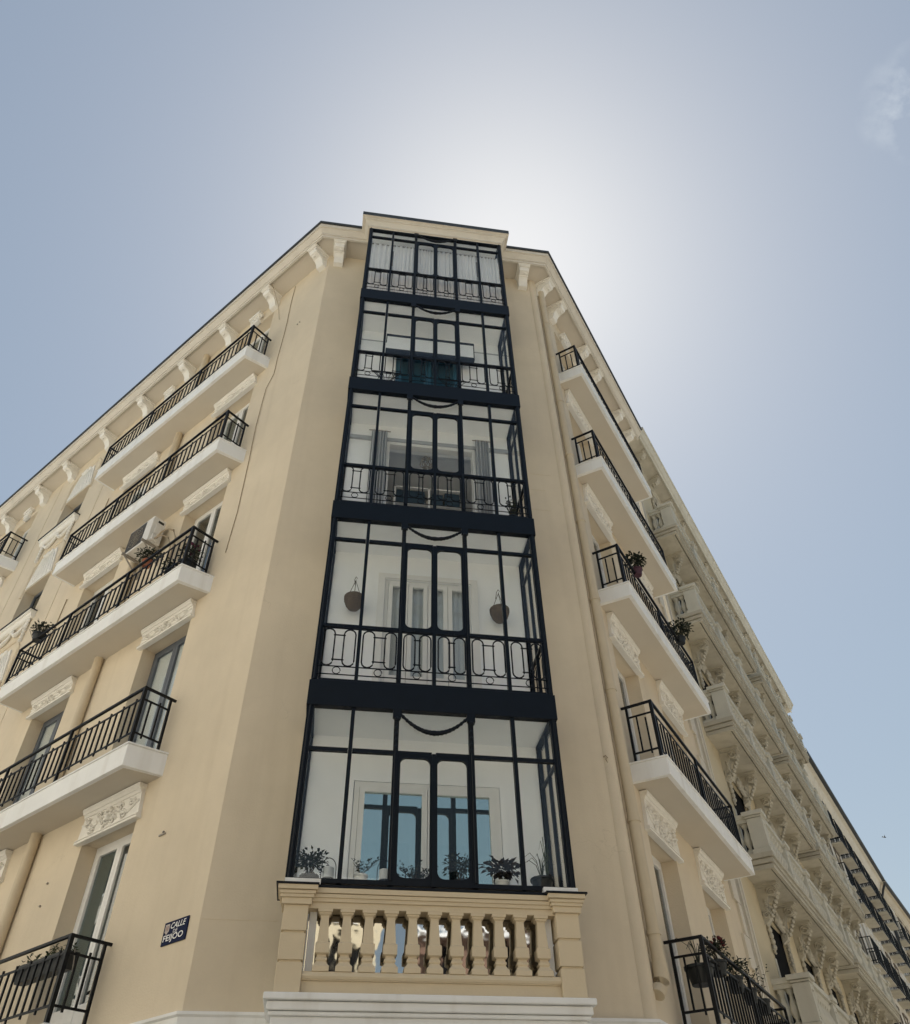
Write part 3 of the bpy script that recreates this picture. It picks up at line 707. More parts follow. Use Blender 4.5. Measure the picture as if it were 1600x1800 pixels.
for k in range(1, 6):
    z0, z1 = GF[k], GB[k]; tr = TRZ[k]; HW = .028
    st = MB(FB)
    if k < 5:             # deep fascia band between storeys
        zt2 = GF[k + 1]
        st.box(-1.71, 1.71, -.06, .045, z1, zt2 - .02); st.box(-1.69, 1.69, -.06, .028, zt2 - .02, zt2)
        for s in (-1, 1): st.box(min(s * 1.71, s * 1.60), max(s * 1.71, s * 1.60), -DB + .01, -.06, z1, zt2 - .02)
    else:
        st.box(-1.69, 1.69, -.06, .03, z1 - .05, z1)
        for s in (-1, 1): st.box(min(s * 1.69, s * 1.61), max(s * 1.69, s * 1.61), -DB + .01, -.06, z1 - .05, z1)
    ST = st.build('gallery_storey', 'gallery_paint', BLD, bevel=.006)
    if k < 5:
        sf = MB(FB); sf.box(-1.60, 1.60, -DB + .02, -.06, z1 + .03, GF[k + 1] - .03); sf.build('ceiling', 'room', ST)
    else:
        sf = MB(FB); sf.box(-1.61, 1.61, -DB + .02, -.06, z1 - .03, z1 + .05); sf.build('ceiling', 'room', ST)
    # mullions
    for i, x in enumerate(MX):
        m = MB(FB); hw = .044 if i in (0, 6) else (.032 if i in (2, 4) else .025)
        zt = z1 if i != 3 else tr
        m.box(x - hw, x + hw, -.055, .02, z0, zt)
        if i in (0, 6): m.tube([(x, .022, z0), (x, .022, zt)], .022, 8)
        if i in (2, 4):                 # fluted colonnette with little capital
            m.tube([(x, .026, z0 + .05), (x, .026, zt - .14)], .017, 6)
            m.box(x - .055, x + .055, .0, .05, zt - .12, zt - .002); m.blob(x, .05, zt - .15, .045, .03, .035)
            for q in range(5): m.blob(x, .035, tr + .06 + (zt - tr - .24) * q / 4, .03, .016, .03)
        m.build('mullion', 'gallery_paint', ST)
    m = MB(FB)
    for x0, x1 in zip(MX[:-1], MX[1:]): 
        m.box(x0 + .028, x1 - .028, -.045, .012, tr - .024, tr + .024)
    m.build('transom', 'gallery_paint', ST)
    m = MB(FB); m.box(-1.6, 1.6, -.05, .015, z0, z0 + (.05 if k == 1 else .03)); m.build('bottom_rail', 'gallery_paint', ST)
    zm = MIDZ.get(k)
    if zm:
        m = MB(FB); m.box(-1.62, 1.62, -.045, .022, zm - .022, zm + .022); m.build('mid_rail', 'gallery_paint', ST)
    lowz = zm + .022 if zm else z0 + .05
    # paired leaves with round corners in the centre
    for x0, x1 in ((-.47, -.008), (.008, .47)):
        m = MB(FB); a = rr_leaf(m, x0, x1, lowz, tr - .024, .038, .085, -.04, .006); lf = m.build('door_leaf', 'gallery_paint', ST, recalc=True)
        pane(FB, x0 + .03, x1 - .03, lowz + .03, tr - .05, -.018, lf)
    for i in (0, 1, 4, 5):
        x0, x1 = MX[i] + .03, MX[i + 1] - .03
        pane(FB, x0, x1, lowz, tr - .02, -.018, ST); pane(FB, x0, x1, tr + .02, z1 - .02, -.018, ST)
    pane(FB, -.47, .47, tr + .02, z1 - .02, -.018, ST)
    # hanging iron garland in the centre head
    gz = z1 - .04; gd = .27 if k == 1 else .24
    n = 18; m = MB(FB)
    P = [(-.47 + .94 * i / n, .03, gz - gd * (1 - (2 * i / n - 1) ** 2)) for i in range(n + 1)]
    m.tube(P, [.014 + .018 * (1 - abs(2 * i / n - 1)) + (.005 if i % 2 else 0) for i in range(n + 1)], 6)
    for i in range(1, n): m.blob(P[i][0], .03, P[i][2], .024, .026, .026 + .014 * (1 - abs(2 * i / n - 1)))
    m.build('garland', 'gallery_paint', ST, smooth=60)
    # iron railing panels
    if zm:
        zf = z0
        for x0, x1, sgn in [(MX[i], MX[i + 1], i) for i in range(6)]:
            c = (x0 + x1) / 2; w = x1 - x0 - .06; m = MB(FB); oo = .035; r = .0115
            zs0, zs1 = zf + .225, zm - .085
            for q, dx in ((0, -.5 * w + .105), (1, .5 * w - .105)):
                m.tube([(c + dx + u - (c + dx) if False else u, oo, v) for u, v in stadium(c + dx, zs0, zs1, .165)], r, 5, closed=True)
            gx0, gx1 = c - .5 * w + .105 + .0825 - .02, c + .5 * w - .105 - .0825 + .02
            for z in (zs0 + .10, zs1 - .10): m.bar((gx0, oo, z), (gx1, oo, z), .015)
            for z in (zf + .215, zf + .085): m.bar((x0 + .02, oo, z), (x1 - .02, oo, z), .013)
            m.bar((x0 + .02, oo, zm - .035), (x1 - .02, oo, zm - .062), .012)
            cz = zf + .15
            m.tube([(c + .055 * math.cos(a), oo, cz + .055 * math.sin(a)) for a in [i * math.pi / 5 for i in range(10)]], .007, 5, closed=True)
            m.tube([(c + .05 * math.cos(a), oo, zm + .0 + .05 * math.sin(a)) for a in [math.pi + i * math.pi / 6 for i in range(7)]], .007, 5)
            m.build('railing_panel', 'gallery_paint', ST)
    # glazed sides
    for sx in (-1, 1):
        FS = side_frame(sx); m = MB(FS)
        m.box(.40, .44, -.03, .02, z0, z1); m.box(.79, DB - .005, -.03, .02, z0, z1)
        m.box(.05, .79, -.025, .015, tr - .022, tr + .022); m.box(.05, .79, -.03, .018, z0, z0 + .05)
        if zm: m.box(.05, .79, -.025, .02, zm - .02, zm + .02)
        m.build('side_frame', 'gallery_paint', ST)
        for a, b in ((.055, .40), (.44, .79)):
            pane(FS, a, b, lowz, tr - .02, -.005, ST); pane(FS, a, b, tr + .02, z1 - .02, -.005, ST)
        if zm:
            m = MB(FS); oo = .03
            for c in (.225, .615):
                m.tube([(u, oo, v) for u, v in stadium(c, z0 + .225, zm - .09, .17)], .0115, 5, closed=True)
            for z in (z0 + .215, z0 + .085, zm - .035): m.bar((.05, oo, z), (.82, oo, z), .013)
            m.build('railing_panel', 'gallery_paint', ST)
# back wall of the gallery (white room wall) with door openings, and a floor to the lowest storey
DOORS = {1: (-.98, 1.02, -2.6, -.21), 2: (-.72, .72, .84, 3.37), 3: (-.80, .86, 4.29, 6.80), 4: (-.78, .66, 7.76, 9.98), 5: (-.7, .7, 11.13, 13.4)}
FW = frame(0, .84, 1, 0, 0, -1)
w = MB(FW); w.wall(-1.60, 1.60, -2.94, 14.08, list(DOORS.values()), .2); w.build('gallery_back_wall', 'room', BLD, recalc=False)
f = MB(FB); f.box(-1.6, 1.6, -.84, -.35, -2.9, -2.66); f.build('gallery_floor', 'room', BLD)
window(FW, -.975, 1.015, -2.6, -.215, .012, BLD, 'joinery', 2, 'curtain_dim', fw=.07, glass='glass_door', kick=.3, back='room', coff=.12)
m = MB(FW)
m.box(-1.07, -.985, -.0, .02, -2.6, -.12); m.box(1.025, 1.11, 0, .02, -2.6, -.12); m.box(-.985, 1.025, 0, .02, -.205, -.12); m.build('door_trim', 'room', BLD)
w2 = window(FW, -.715, .715, .84, 3.365, -.03, BLD, 'joinery', 4, 'curtain_white', fw=.05, glass='glass_clear', kick=.5, back='room', coff=.075)
m = MB(FW); m.box(-.84, -.73, 0, .03, .84, 3.47); m.box(.73, .84, 0, .03, .84, 3.47); m.box(-.73, .73, 0, .03, 3.375, 3.47); m.build('door_trim', 'joinery', BLD)
m = MB(FW); m.box(-.85, -.795, -.1, .03, 4.29, 6.86); m.box(.855, .91, -.1, .03, 4.29, 6.86); m.box(-.795, .855, -.1, .03, 6.78, 6.86); m.build('door_trim', 'joinery', BLD)
window(FW, -.775, .655, 7.76, 9.975, -.04, BLD, 'blue_inside', 2, None, fw=.06, glass='glass_clear', back='blue_inside', panels={0: 'blue_inside', 1: 'blue_inside'})
window(FW, -.695, .695, 11.13, 13.4, -.04, BLD, 'joinery', 2, 'curtain_white', fw=.06, coff=.075)
# picture rail / beam lines on the room walls of the third and fourth storeys
m = MB(FW); m.box(-1.6, -.86, 0, .05, 6.86, 6.95); m.box(.92, 1.6, 0, .05, 6.86, 6.95); m.box(-.86, .92, 0, .05, 6.865, 6.95)
m.build('wall_beam', 'curtain_grey', BLD)
m = MB(FW); m.box(-1.6, 1.6, 0, .012, 10.34, 10.37); m.build('wall_line', 'curtain_grey', BLD)
# dining room seen through the third-storey opening
m = MB(FW)
for q in ((-.8, -.2, .86, -.2), (-.8, -2.6, .86, -2.6)): pass
m.quad((-1.6, -.25, 6.95), (1.6, -.25, 6.95), (1.6, -3, 6.95), (-1.6, -3, 6.95)); m.quad((-1.6, -3, 4.2), (1.6, -3, 4.2), (1.6, -3, 6.95), (-1.6, -3, 6.95))
m.quad((-1.6, -.25, 4.28), (1.6, -.25, 4.28), (1.6, -3, 4.28), (-1.6, -3, 4.28)); m.quad((-1.6, -.25, 4.2), (-1.6, -3, 4.2), (-1.6, -3, 6.95), (-1.6, -.25, 6.95)); m.quad((1.6, -.25, 4.2), (1.6, -3, 4.2), (1.6, -3, 6.95), (1.6, -.25, 6.95))
m.build('inner_room', 'room', BLD, recalc=False)

# =================================================================== NEIGHBOURING BUILDINGS ON THE RIGHT
# toothed white quoins at the end of the corner building
for i in range(28):
    z = BELT + .05 + i * .60
    if z > 13.7: break
    m = MB(FR); wd = .46 if i % 2 else .24
    m.hexa([(R_END - wd, -.01, z), (R_END, -.01, z), (R_END - wd, .05, z), (R_END, .05, z), (R_END - wd, -.01, z + .58), (R_END, -.01, z + .58), (R_END - wd, .05, z + .58), (R_END, .05, z + .58)])
    m.build('quoin', 'quoin', BLD)

NBR = thing('ornate_building', 'ornate cream stone building with balustraded balconies and scroll brackets beside the tan one', 'building', FN(10, -4, -ZS))
NLEN, NTOP = 20.4, 14.80
NZ = {k: 1.12 + 3.25 * (k - 2) for k in range(1, 6)}           # undersides of the stone balconies
NSLAB = .30
NW = [2.95, 6.15, 9.20, 12.35, 15.1, 17.6]
nh = []
for k in range(1, 6):
    for c in NW: nh.append((c - .80, c + .80, NZ[k] + NSLAB + .02, NZ[k] + NSLAB + 2.35))
w = MB(FN); w.wall(0, NLEN, -ZS, NTOP - .4, nh, .05); w.build('wall', 'stone_wall', NBR, recalc=False)
w = MB(FN); w.box(0, NLEN, -11, -1.7, -ZS, NTOP - .45); w.build('rear_block', 'stone_wall', NBR)
w = MB(FN); w.box(NLEN - .02, NLEN, -1.7, 0, -ZS, NTOP - .4); w.build('end_wall', 'stone_wall', NBR)
for z0 in [NZ[k] + NSLAB for k in range(1, 6)]:
    for c in NW:
        m = MB(FN); m.box(c - .80, c + .80, -.07, -.04, z0, z0 + 2.35); m.build('window', 'dark_room', NBR)
# fluted pilaster at the party line
m = MB(FN)
for x0, x1, o in ((.0, .40, .02), (.03, .10, .06), (.13, .17, .05), (.20, .24, .05), (.27, .37, .06)): m.box(x0, x1, -.01, o, -4.5, 13.9)
m.build('pilaster', 'quoin', NBR)
# crowning cornice
NP = [(0.0, 14.05), (.05, 14.05), (.05, 14.22), (.10, 14.26), (.12, 14.34), (.50, 14.40), (.50, 14.36), (.54, 14.36), (.54, 14.48), (.60, 14.52), (.68, 14.66), (.72, 14.68), (.72, 14.78), (0, 14.9)]
p0, p1 = FN(.05, 0, 0), FN(NLEN + .2, 0, 0)
sweep([xy(p0), xy(p1)], NP, 'cornice', ['stone', 'stone_light', 'lead'], NBR, mi=[0, 0, 0, 0, 0, 1, 1, 1, 1, 1, 1, 1, 2])
def modillion(F, t, z, d, wd, h, parent, name='modillion'):
    m = MB(F); m.ext_t([(a, z + b) for a, b in console_profile(h, d)], t - wd / 2, t + wd / 2)
    m.box(t - wd / 2 - .04, t + wd / 2 + .04, 0, d + .05, z - .035, z + .02)
    for q in range(3): m.blob(t, d * (.95 - .12 * q), z - .10 - .07 * q, wd * .45, .05, .06)
    return m.build(name, 'stone', parent, smooth=40)
for i in range(15): modillion(FN, .75 + i * 1.35, 14.36, .42, .20, .34, NBR)
# scroll brackets, balconies, balustrades
def scroll_bracket(F, t, z, parent):
    m = MB(F); wd = .20; d = .44
    pr = [(0, 0), (d, 0), (d, -.06), (d * .90, -.075), (d * 1.0, -.15), (d * .96, -.24), (d * .80, -.30), (d * .62, -.27), (d * .50, -.27), (d * .40, -.36), (d * .38, -.58), (d * .30, -.74), (0, -.82)]
    m.ext_t([(a, z + b) for a, b in pr], t - wd / 2, t + wd / 2)
    m.box(t - wd / 2 - .06, t + wd / 2 + .06, 0, d + .06, z - .05, z + .01)
    m.box(t - wd / 2 - .03, t + wd / 2 + .03, 0, d + .02, z - .075, z - .05)
    for s in (-1, 1):
        m.tube([(t + s * (wd * .5 + .012), d * .72 + .12 * math.cos(a) * (1 - a / 14), z - .185 + .105 * math.sin(a) * (1 - a / 14)) for a in [i * .6 for i in range(18)]], .026, 6)
        m.tube([(t + s * (wd * .5 + .01), d * .22 + .085 * math.cos(a) * (1 - a / 14), z - .62 + .09 * math.sin(a) * (1 - a / 14)) for a in [i * .6 for i in range(17)]], .022, 6)
        for q in range(6): m.blob(t + s * wd * .5, d * .30, z - .33 - .045 * q, .03, .035 + .01 * (q % 2), .028)
    for q in range(6): m.blob(t, d * (.98 - .11 * q), z - .20 - .085 * q, wd * .46, .05, .05)
    return m.build('scroll_bracket', 'stone', parent, smooth=40)
nb_prof = [(.085, 0), (.085, .05), (.045, .07), (.04, .10), (.085, .20), (.098, .26), (.08, .34), (.04, .46), (.038, .52), (.065, .55), (.08, .58), (.08, .62)]
mm = MB(); mm.lathe(0, 0, nb_prof, 8); NBAL = mm.mesh('baluster', 'stone_light', smooth=40)
def stone_balcony(F, t0, t1, zb, parent, indiv):
    m = MB(F); d = .71
    m.box(t0 + .12, t1 - .12, -.01, d - .13, zb + .005, zb + .24)
    for z0, z1, o, gx, back in ((zb - .02, zb + .07, d - .03, -.03, d - .10), (zb + .07, zb + .095, d - .075, -.075, d - .2), (zb + .095, zb + .18, d, 0.0, d - .2), (zb + .18, zb + .205, d - .035, -.035, d - .2), (zb + .205, zb + NSLAB, d + .04, .04, d - .2)):
        m.box(t0 - gx, t1 + gx, back, o, z0, z1)
        m.box(t0 - gx, t0 - gx + (o - back), -.01, back, z0, z1); m.box(t1 + gx - (o - back), t1 + gx, -.01, back, z0, z1)
    m.box(t0 + .1, t1 - .1, -.01, d - .15, zb + .20, zb + NSLAB - .004)
    sl = m.build('balcony', 'stone', parent)
    zt = zb + NSLAB; n = max(2, round((t1 - t0) / 2.1)); px = [t0 + .17 + (t1 - t0 - .34) * i / n for i in range(n + 1)]
    for x in px:
        p = MB(F); p.box(x - .15, x + .15, d - .32, d - .02, zt, zt + .78)
        for q0, q1 in ((-.165, -.10), (.10, .165)): p.box(x + q0, x + q1, d - .335, d + .005, zt + .11, zt + .77)
        p.box(x - .10, x + .10, d - .33, d + .004, zt + .11, zt + .17); p.box(x - .10, x + .10, d - .33, d + .004, zt + .66, zt + .77); p.box(x - .055, x + .055, d - .03, d + .002, zt + .21, zt + .62)
        p.box(x - .20, x + .20, d - .37, d + .03, zt, zt + .10); p.box(x - .185, x + .185, d - .355, d + .015, zt + .785, zt + .82); p.box(x - .23, x + .23, d - .40, d + .06, zt + .83, zt + .92)
        pass
        p.build('pedestal', 'stone_light', sl, bevel=.006)
    r = MB(F)
    segs = [(a + .17, b - .17) for a, b in zip(px[:-1], px[1:])]
    for a, b in segs:
        r.box(a, b, d - .22, d - .05, zt, zt + .10); r.box(a, b, d - .21, d - .06, zt + .72, zt + .79); r.box(a, b, d - .25, d - .01, zt + .80, zt + .90)
    for x in (t0 + .17, t1 - .17):
        r.box(x - .12, x + .12, .0, d - .34, zt, zt + .10); r.box(x - .12, x + .12, 0, d - .34, zt + .72, zt + .80); r.box(x - .15, x + .15, 0, d - .34, zt + .80, zt + .90)
    r.build('top_rail', 'stone_light', sl)
    pos = []
    for a, b in segs:
        q = round((b - a) / .235)
        pos += [(a + (b - a) * (i + .5) / q, d - .12) for i in range(q)]
    pos += [(t0 + .17, .10), (t0 + .17, .28)]
    if indiv:
        for x, o in pos: put('baluster', NBAL, sl, F(x, o, zt + .10))
    else:
        j = MB(F)
        for x, o in pos: j.lathe(x, o, [(r_, z + zt + .10) for r_, z in nb_prof], 6)
        tag(j.build('balusters', 'stone_light', sl, smooth=40), kind='stuff')
    return sl
for k in range(1, 6):
    stone_balcony(FN, 1.0, 10.05, NZ[k], NBR, k in (2, 3, 4))
    stone_balcony(FN, 10.75, 18.6, NZ[k], NBR, False)
    for i in range(11):
        t = 2.08 + 1.62 * i
        if 10.05 < t < 10.85: continue
        scroll_bracket(FN, min(t, 18.4), NZ[k], NBR)
# shell-headed window surrounds
def shell(F, c, z, parent):
    m = MB(F)
    for i in range(15):
        a = math.pi * i / 14
        m.blob(c + .86 * math.cos(a), .06, z - .12 + .46 * math.sin(a), .06, .08, .06)
    for i in range(11):
        a = math.pi * (i + .5) / 11
        m.tube([(c + .12 * math.cos(a), .05, z + .06 + .1 * math.sin(a)), (c + .70 * math.cos(a), .09, z - .06 + .36 * math.sin(a))], [.02, .055], 5)
    m.blob(c, .10, z + .10, .10, .09, .12)
    for s in (-1, 1):
        for q in range(5): m.blob(c + s * (.88 - .015 * q), .05, z - .20 - .11 * q, .07 - .006 * q, .055, .07)
        m.tube([(c + s * (.88 + .09 * math.cos(a) * (1 - a / 12)), .05, z - .72 + .09 * math.sin(a) * (1 - a / 12)) for a in [i * .7 for i in range(12)]], .022, 5)
    return m.build('shell_hood', 'stone', parent, smooth=50)
for k in range(1, 6):
    for c in NW: shell(FN, c, NZ[k] + NSLAB + 2.36, NBR)
for k in range(1, 6):
    for c in NW:
        m = MB(FN); z0 = NZ[k] + NSLAB
        for s in (-1, 1): m.box(c + s * .86 - .06, c + s * .86 + .06, -.01, .02, z0, z0 + 1.5)
        m.build('window_jamb', 'stone_light', NBR)

def far_building(F, name, label, length, top, wallm, eave_o, cols, levels, seed):
    rng = random.Random(seed)
    b = thing(name, label, 'building', F(length / 2, -3, -ZS))
    holes = [(c - .5, c + .5, z, z + 2.3) for c in cols for z in levels]
    w = MB(F); w.wall(0, length, -ZS, top - .3, holes, .22); w.build('wall', wallm, b, recalc=False)
    w = MB(F); w.box(0, length, -10, -.7, -ZS, top - .35); w.build('rear_block', wallm, b)
    m = MB(F); m.box(-.02, 0, -.7, 0, -ZS, top - .3); m.build('gable_end', wallm, b)
    P = [(0, top - .75), (.08, top - .75), (.08, top - .62), (.14, top - .58), (eave_o * .6, top - .30), (eave_o * .6, top - .24), (eave_o, top - .24), (eave_o, top - .20), (eave_o + .16, top - .20), (eave_o + .16, top), (-.2, top + .1)]
    sweep([xy(F(0, 0, 0)), xy(F(length, 0, 0))], P, 'eave', [wallm, 'lead'], b, mi=[0, 0, 0, 0, 0, 0, 1, 1, 1, 1])
    for c in cols:
        for z in levels:
            f = MB(F); f.box(c - .5, c - .43, -.2, -.14, z, z + 2.3); f.box(c + .43, c + .5, -.2, -.14, z, z + 2.3); f.box(c - .43, c + .43, -.2, -.14, z + 2.22, z + 2.3); f.box(c - .03, c + .03, -.2, -.14, z, z + 2.22)
            f.box(c - .62, c - .5, -.01, .03, z, z + 2.42); f.box(c + .5, c + .62, -.01, .03, z, z + 2.42); f.box(c - .62, c + .62, -.01, .06, z + 2.42, z + 2.52)
            wo_ = f.build('window', 'joinery' if rng.random() < .4 else 'shutter', b)
            g_ = MB(F); g_.box(c - .43, c + .43, -.19, -.18, z, z + 2.22); g_.build('pane', 'dark_room', wo_)
            s = MB(F); s.box(c - .80, c + .80, -.01, .47, z - .11, z - .06)
            so_ = s.build('balcony', 'stone', b)
            r = MB(F); zr = z + .92
            r.box(c - .93, c + .93, .455, .485, zr - .03, zr); r.box(c - .93, c + .93, .46, .48, z + .03, z + .06)
            for s2 in (-1, 1): r.box(c + s2 * .93 - .012, c + s2 * .93 + .012, 0, .48, zr - .03, zr); r.box(c + s2 * .93 - .012, c + s2 * .93 + .012, 0, .48, z + .03, z + .06)
            for i in range(15):
                x = c - .93 + 1.86 * i / 14; r.box(x - .009, x + .009, .461, .479, z - .06, zr - .03)
            for i in range(4):
                for s2 in (-1, 1): x = .09 + .1 * i; r.box(c + s2 * .93 - .009, c + s2 * .93 + .009, x - .009, x + .009, z - .06, zr - .03)
            r.build('railing', 'iron', so_)
    return b
E3 = far_building(F3, 'pale_building', 'pale plaster building with black iron balconies beyond the ornate stone one', 20.4, 12.55, 'plaster_pale', .45, [1.25 + 2.35 * i for i in range(8)], [-5.4, -2.4, .6, 3.6, 6.5, 9.2], 3)
E4 = far_building(F4, 'farthest_building', 'cream building with dark eave at the far end of the row', 30, 12.5, 'plaster_cream', .45, [1.3 + 2.5 * i for i in range(11)], [-5.4, -2.4, .6, 3.6, 6.5, 9.2], 4)
# downpipe between the two far buildings
m = MB(F4); m.tube([(.1, .5, 12.2), (.1, .3, 11.9), (.1, .1, 11.5), (.1, .1, -6)], .07, 8); m.build('downpipe', 'lead', E4)

# =================================================================== BUILDINGS ACROSS THE STREETS (seen in the panes)
def opposite(F, name, label, t0, t1, top, wm, seed):
    b = thing(name, label, 'building', F((t0 + t1) / 2, -2, -ZS)); n = int((t1 - t0) / 2.6)
    cs = [t0 + (t1 - t0) * (i + .5) / n for i in range(n)]; lv = [-5.6, -2.2, 1.0, 4.2, 7.4]
    holes = [(c - .55, c + .55, z, z + 2.1) for c in cs for z in lv]
    w = MB(F); w.wall(t0, t1, -ZS, top, holes, .2); w.build('wall', wm, b, recalc=False)
    w = MB(F); w.box(t0, t1, -8, -.6, -ZS, top); w.build('rear_block', wm, b)
    for z in lv:
        for c in cs:
            m = MB(F); m.box(c - .55, c + .55, -.19, -.16, z, z + 2.1); p = m.build('window', 'dark_room', b)
            m = MB(F); m.box(c - .7, c + .7, -.01, .12, z - .1, z); m.build('sill', 'white', p)
    m = MB(F); m.box(t0 - .1, t1 + .1, -.01, .45, top - .3, top); m.build('eave', 'white', b)
def opp_frame(F, o):            # parallel to F, facing it
    a = F(0, o, 0); b = F(1, o, 0); c = F(0, o - 1, 0)
    return frame(a[0], a[1], b[0] - a[0], b[1] - a[1], c[0] - a[0], c[1] - a[1])
opposite(opp_frame(FL, 12.5), 'facing_building', 'cream building across the left street, seen only in reflections', -3, 34, 12.0, 'facing_white', 1)
opposite(opp_frame(FR, 14.0), 'facing_building', 'grey building across the right street, seen only in reflections', -4, 62, 10.5, 'plaster_grey', 2)
opposite(frame(-24, -31, 1, 0, 0, 1), 'facing_building', 'sandy building across the crossing, seen only in the balustrade panes', 0, 25.2, 9.0, 'stone_wall', 3)
opposite(frame(3.4, -31, 1, 0, 0, 1), 'facing_building', 'brick building across the crossing, seen only in the balustrade panes', 0, 24, 7.0, 'brick_dark', 4)

# =================================================================== THINGS IN AND ON THE BUILDING
def rnd_dir(rng, up=0.3):
    a = rng.uniform(0, 6.283); e = rng.uniform(-.4, 1) + up
    return Vector((math.cos(a), math.sin(a), e)).normalized()
def foliage(m, c, rx, ry, rz, n, L, rng, w=.5, mi=0, shell=.35):
    c = Vector(c)
    for i in range(n):
        d = rnd_dir(rng, rng.uniform(-.6, .3)); k = shell + (1 - shell) * rng.random()
        p = c + Vector((d.x * rx * k, d.y * ry * k, d.z * rz * k))
        dd = (d + Vector((rng.uniform(-.7, .7), rng.uniform(-.7, .7), rng.uniform(-.5, .5)))).normalized()
        m.leaf(p, dd, (rng.uniform(-.4, .4), rng.uniform(-.4, .4), 1), L * rng.uniform(.7, 1.25), L * w * rng.uniform(.7, 1.2), mi)
def pot(m, x, y, z, r, h, mi=0):
    m.lathe(x, y, [(r * .72, z), (r * .95, z + h * .82), (r * 1.06, z + h * .83), (r * 1.06, z + h), (r * .9, z + h), (r * .86, z + h * .86)], 14, mi)
def potted(name, label, loc, r, h, potm, leafs, leafm='leaf', group=None, seed=1, spread=(.16, .16, .16), n=140, L=.06, style='bush'):
    rng = random.Random(seed); t = thing(name, label, 'potted plant', loc, group); x, y, z = loc
    m = MB(); pot(m, x, y, z, r, h); m.build('pot', potm, t, smooth=40)
    m = MB(); m.lathe(x, y, [(r * .9, z + h * .8), (r * .88, z + h * .9)], 12); m.build('soil', 'soil', t)
    f = MB(); st = MB(); top = z + h
    if style == 'bush':
        cz = top + spread[2] * .95
        for i in range(7):
            d = rnd_dir(rng, .8); st.tube([(x, y, top - .02), (x + d.x * spread[0] * .4, y + d.y * spread[1] * .4, top + spread[2] * .6), (x + d.x * spread[0] * .8, y + d.y * spread[1] * .8, cz + d.z * spread[2] * .4)], [.006, .004, .002], 4)
        foliage(f, (x, y, cz), *spread, int(n * 1.9), L * .85, rng, w=.62, shell=.15)
    elif style == 'sprigs':
        for i in range(n):
            a = rng.uniform(0, 6.28); R0 = rng.uniform(.3, 1); ex = Vector((math.cos(a) * spread[0] * R0, math.sin(a) * spread[1] * R0, spread[2] * 2 * rng.uniform(.5, 1)))
            P = [Vector((x, y, top - .02)) + Vector((ex.x * u ** 1.4, ex.y * u ** 1.4, ex.z * u)) for u in (0, .35, .7, 1)]
            st.tube([tuple(p) for p in P], [.005, .004, .003, .002], 4)
            for u in range(3, 11):
                q = P[0].lerp(P[3], u / 10) + Vector((0, 0, .02)); f.leaf(q, rnd_dir(rng, .3), (0, 0, 1), L * rng.uniform(.7, 1.2), L * .55)
    elif style == 'grass':
        for i in range(n):
            a = rng.uniform(0, 6.28); q = rng.uniform(.3, 1); ex = (math.cos(a) * spread[0] * q, math.sin(a) * spread[1] * q); hh = spread[2] * 2 * rng.uniform(.6, 1)
            f.tube([(x, y, top - .02), (x + ex[0] * .3, y + ex[1] * .3, top + hh * .7), (x + ex[0] * .75, y + ex[1] * .75, top + hh), (x + ex[0] * 1.25, y + ex[1] * 1.25, top + hh * .8)], [.005, .005, .004, .002], 4)
    f.build('foliage', leafm, t, recalc=False)
    if st.v: st.build('stems', 'stem', t)
    return t
ZI = ZS - 1.80
GP = 'plants on the lowest gallery sill'
potted('potted_plant', 'bushy round-leaved plant at the left end of the gallery sill', (-1.43, .17, ZI), .11, .10, 'pot_dark', 0, 'leaf_dark', GP, 3, (.19, .13, .17), 190, .065)
potted('potted_plant', 'small plant with thin sprigs in a white pot on the gallery sill', (-.84, .17, ZI), .085, .13, 'pot_white', 0, 'leaf_dark', GP, 4, (.22, .14, .12), 9, .045, 'sprigs')
potted('potted_plant', 'low sprawling plant behind the left glazed leaf on the gallery sill', (-.20, .20, ZI), .10, .09, 'pot_dark', 0, 'leaf_dark', GP, 5, (.30, .14, .11), 16, .055, 'sprigs')
potted('potted_plant', 'bushy feathery plant right of centre on the gallery sill', (.35, .18, ZI), .10, .11, 'pot_dark', 0, 'leaf_dark', GP, 6, (.21, .14, .18), 210, .055)
potted('potted_plant', 'plant with long drooping dark leaves in a white pot on the gallery sill', (.85, .17, ZI), .085, .12, 'pot_white', 0, 'leaf_purple', GP, 7, (.21, .14, .14), 90, .105)
potted('potted_plant', 'spindly grass plant in a wide dark bowl at the right end of the gallery sill', (1.345, .18, ZI), .135, .17, 'pot_dark', 0, 'leaf_dark', GP, 8, (.22, .16, .16), 11, .05, 'grass')
for x, lab in ((-1.215, 'lantern with a frosted cylinder beside the leftmost gallery plant'), (-.56, 'lantern with a frosted cylinder left of the central glazed leaves')):
    t = thing('lantern', lab, 'lantern', (x, .18, ZI), 'lanterns on the gallery sill')
    m = MB(); m.lathe(x, .18, [(.075, ZI), (.078, ZI + .07), (.07, ZI + .085)], 14); m.build('base', 'pot_dark', t, smooth=40)
    m = MB(); m.lathe(x, .18, [(.066, ZI + .085), (.066, ZI + .20), (.06, ZI + .205)], 14); m.build('glass_cylinder', 'candle_glass', t, smooth=40)
    m = MB(); m.tube([(x + .085 * math.cos(a), .18, ZI + .20 + .12 * math.sin(a)) for a in [math.pi * i / 10 for i in range(11)]], .005, 5); m.tube([(x - .085, .18, ZI + .04), (x - .085, .18, ZI + .2)], .005, 5); m.tube([(x + .085, .18, ZI + .04), (x + .085, .18, ZI + .2)], .005, 5); m.build('handle', 'iron', t)
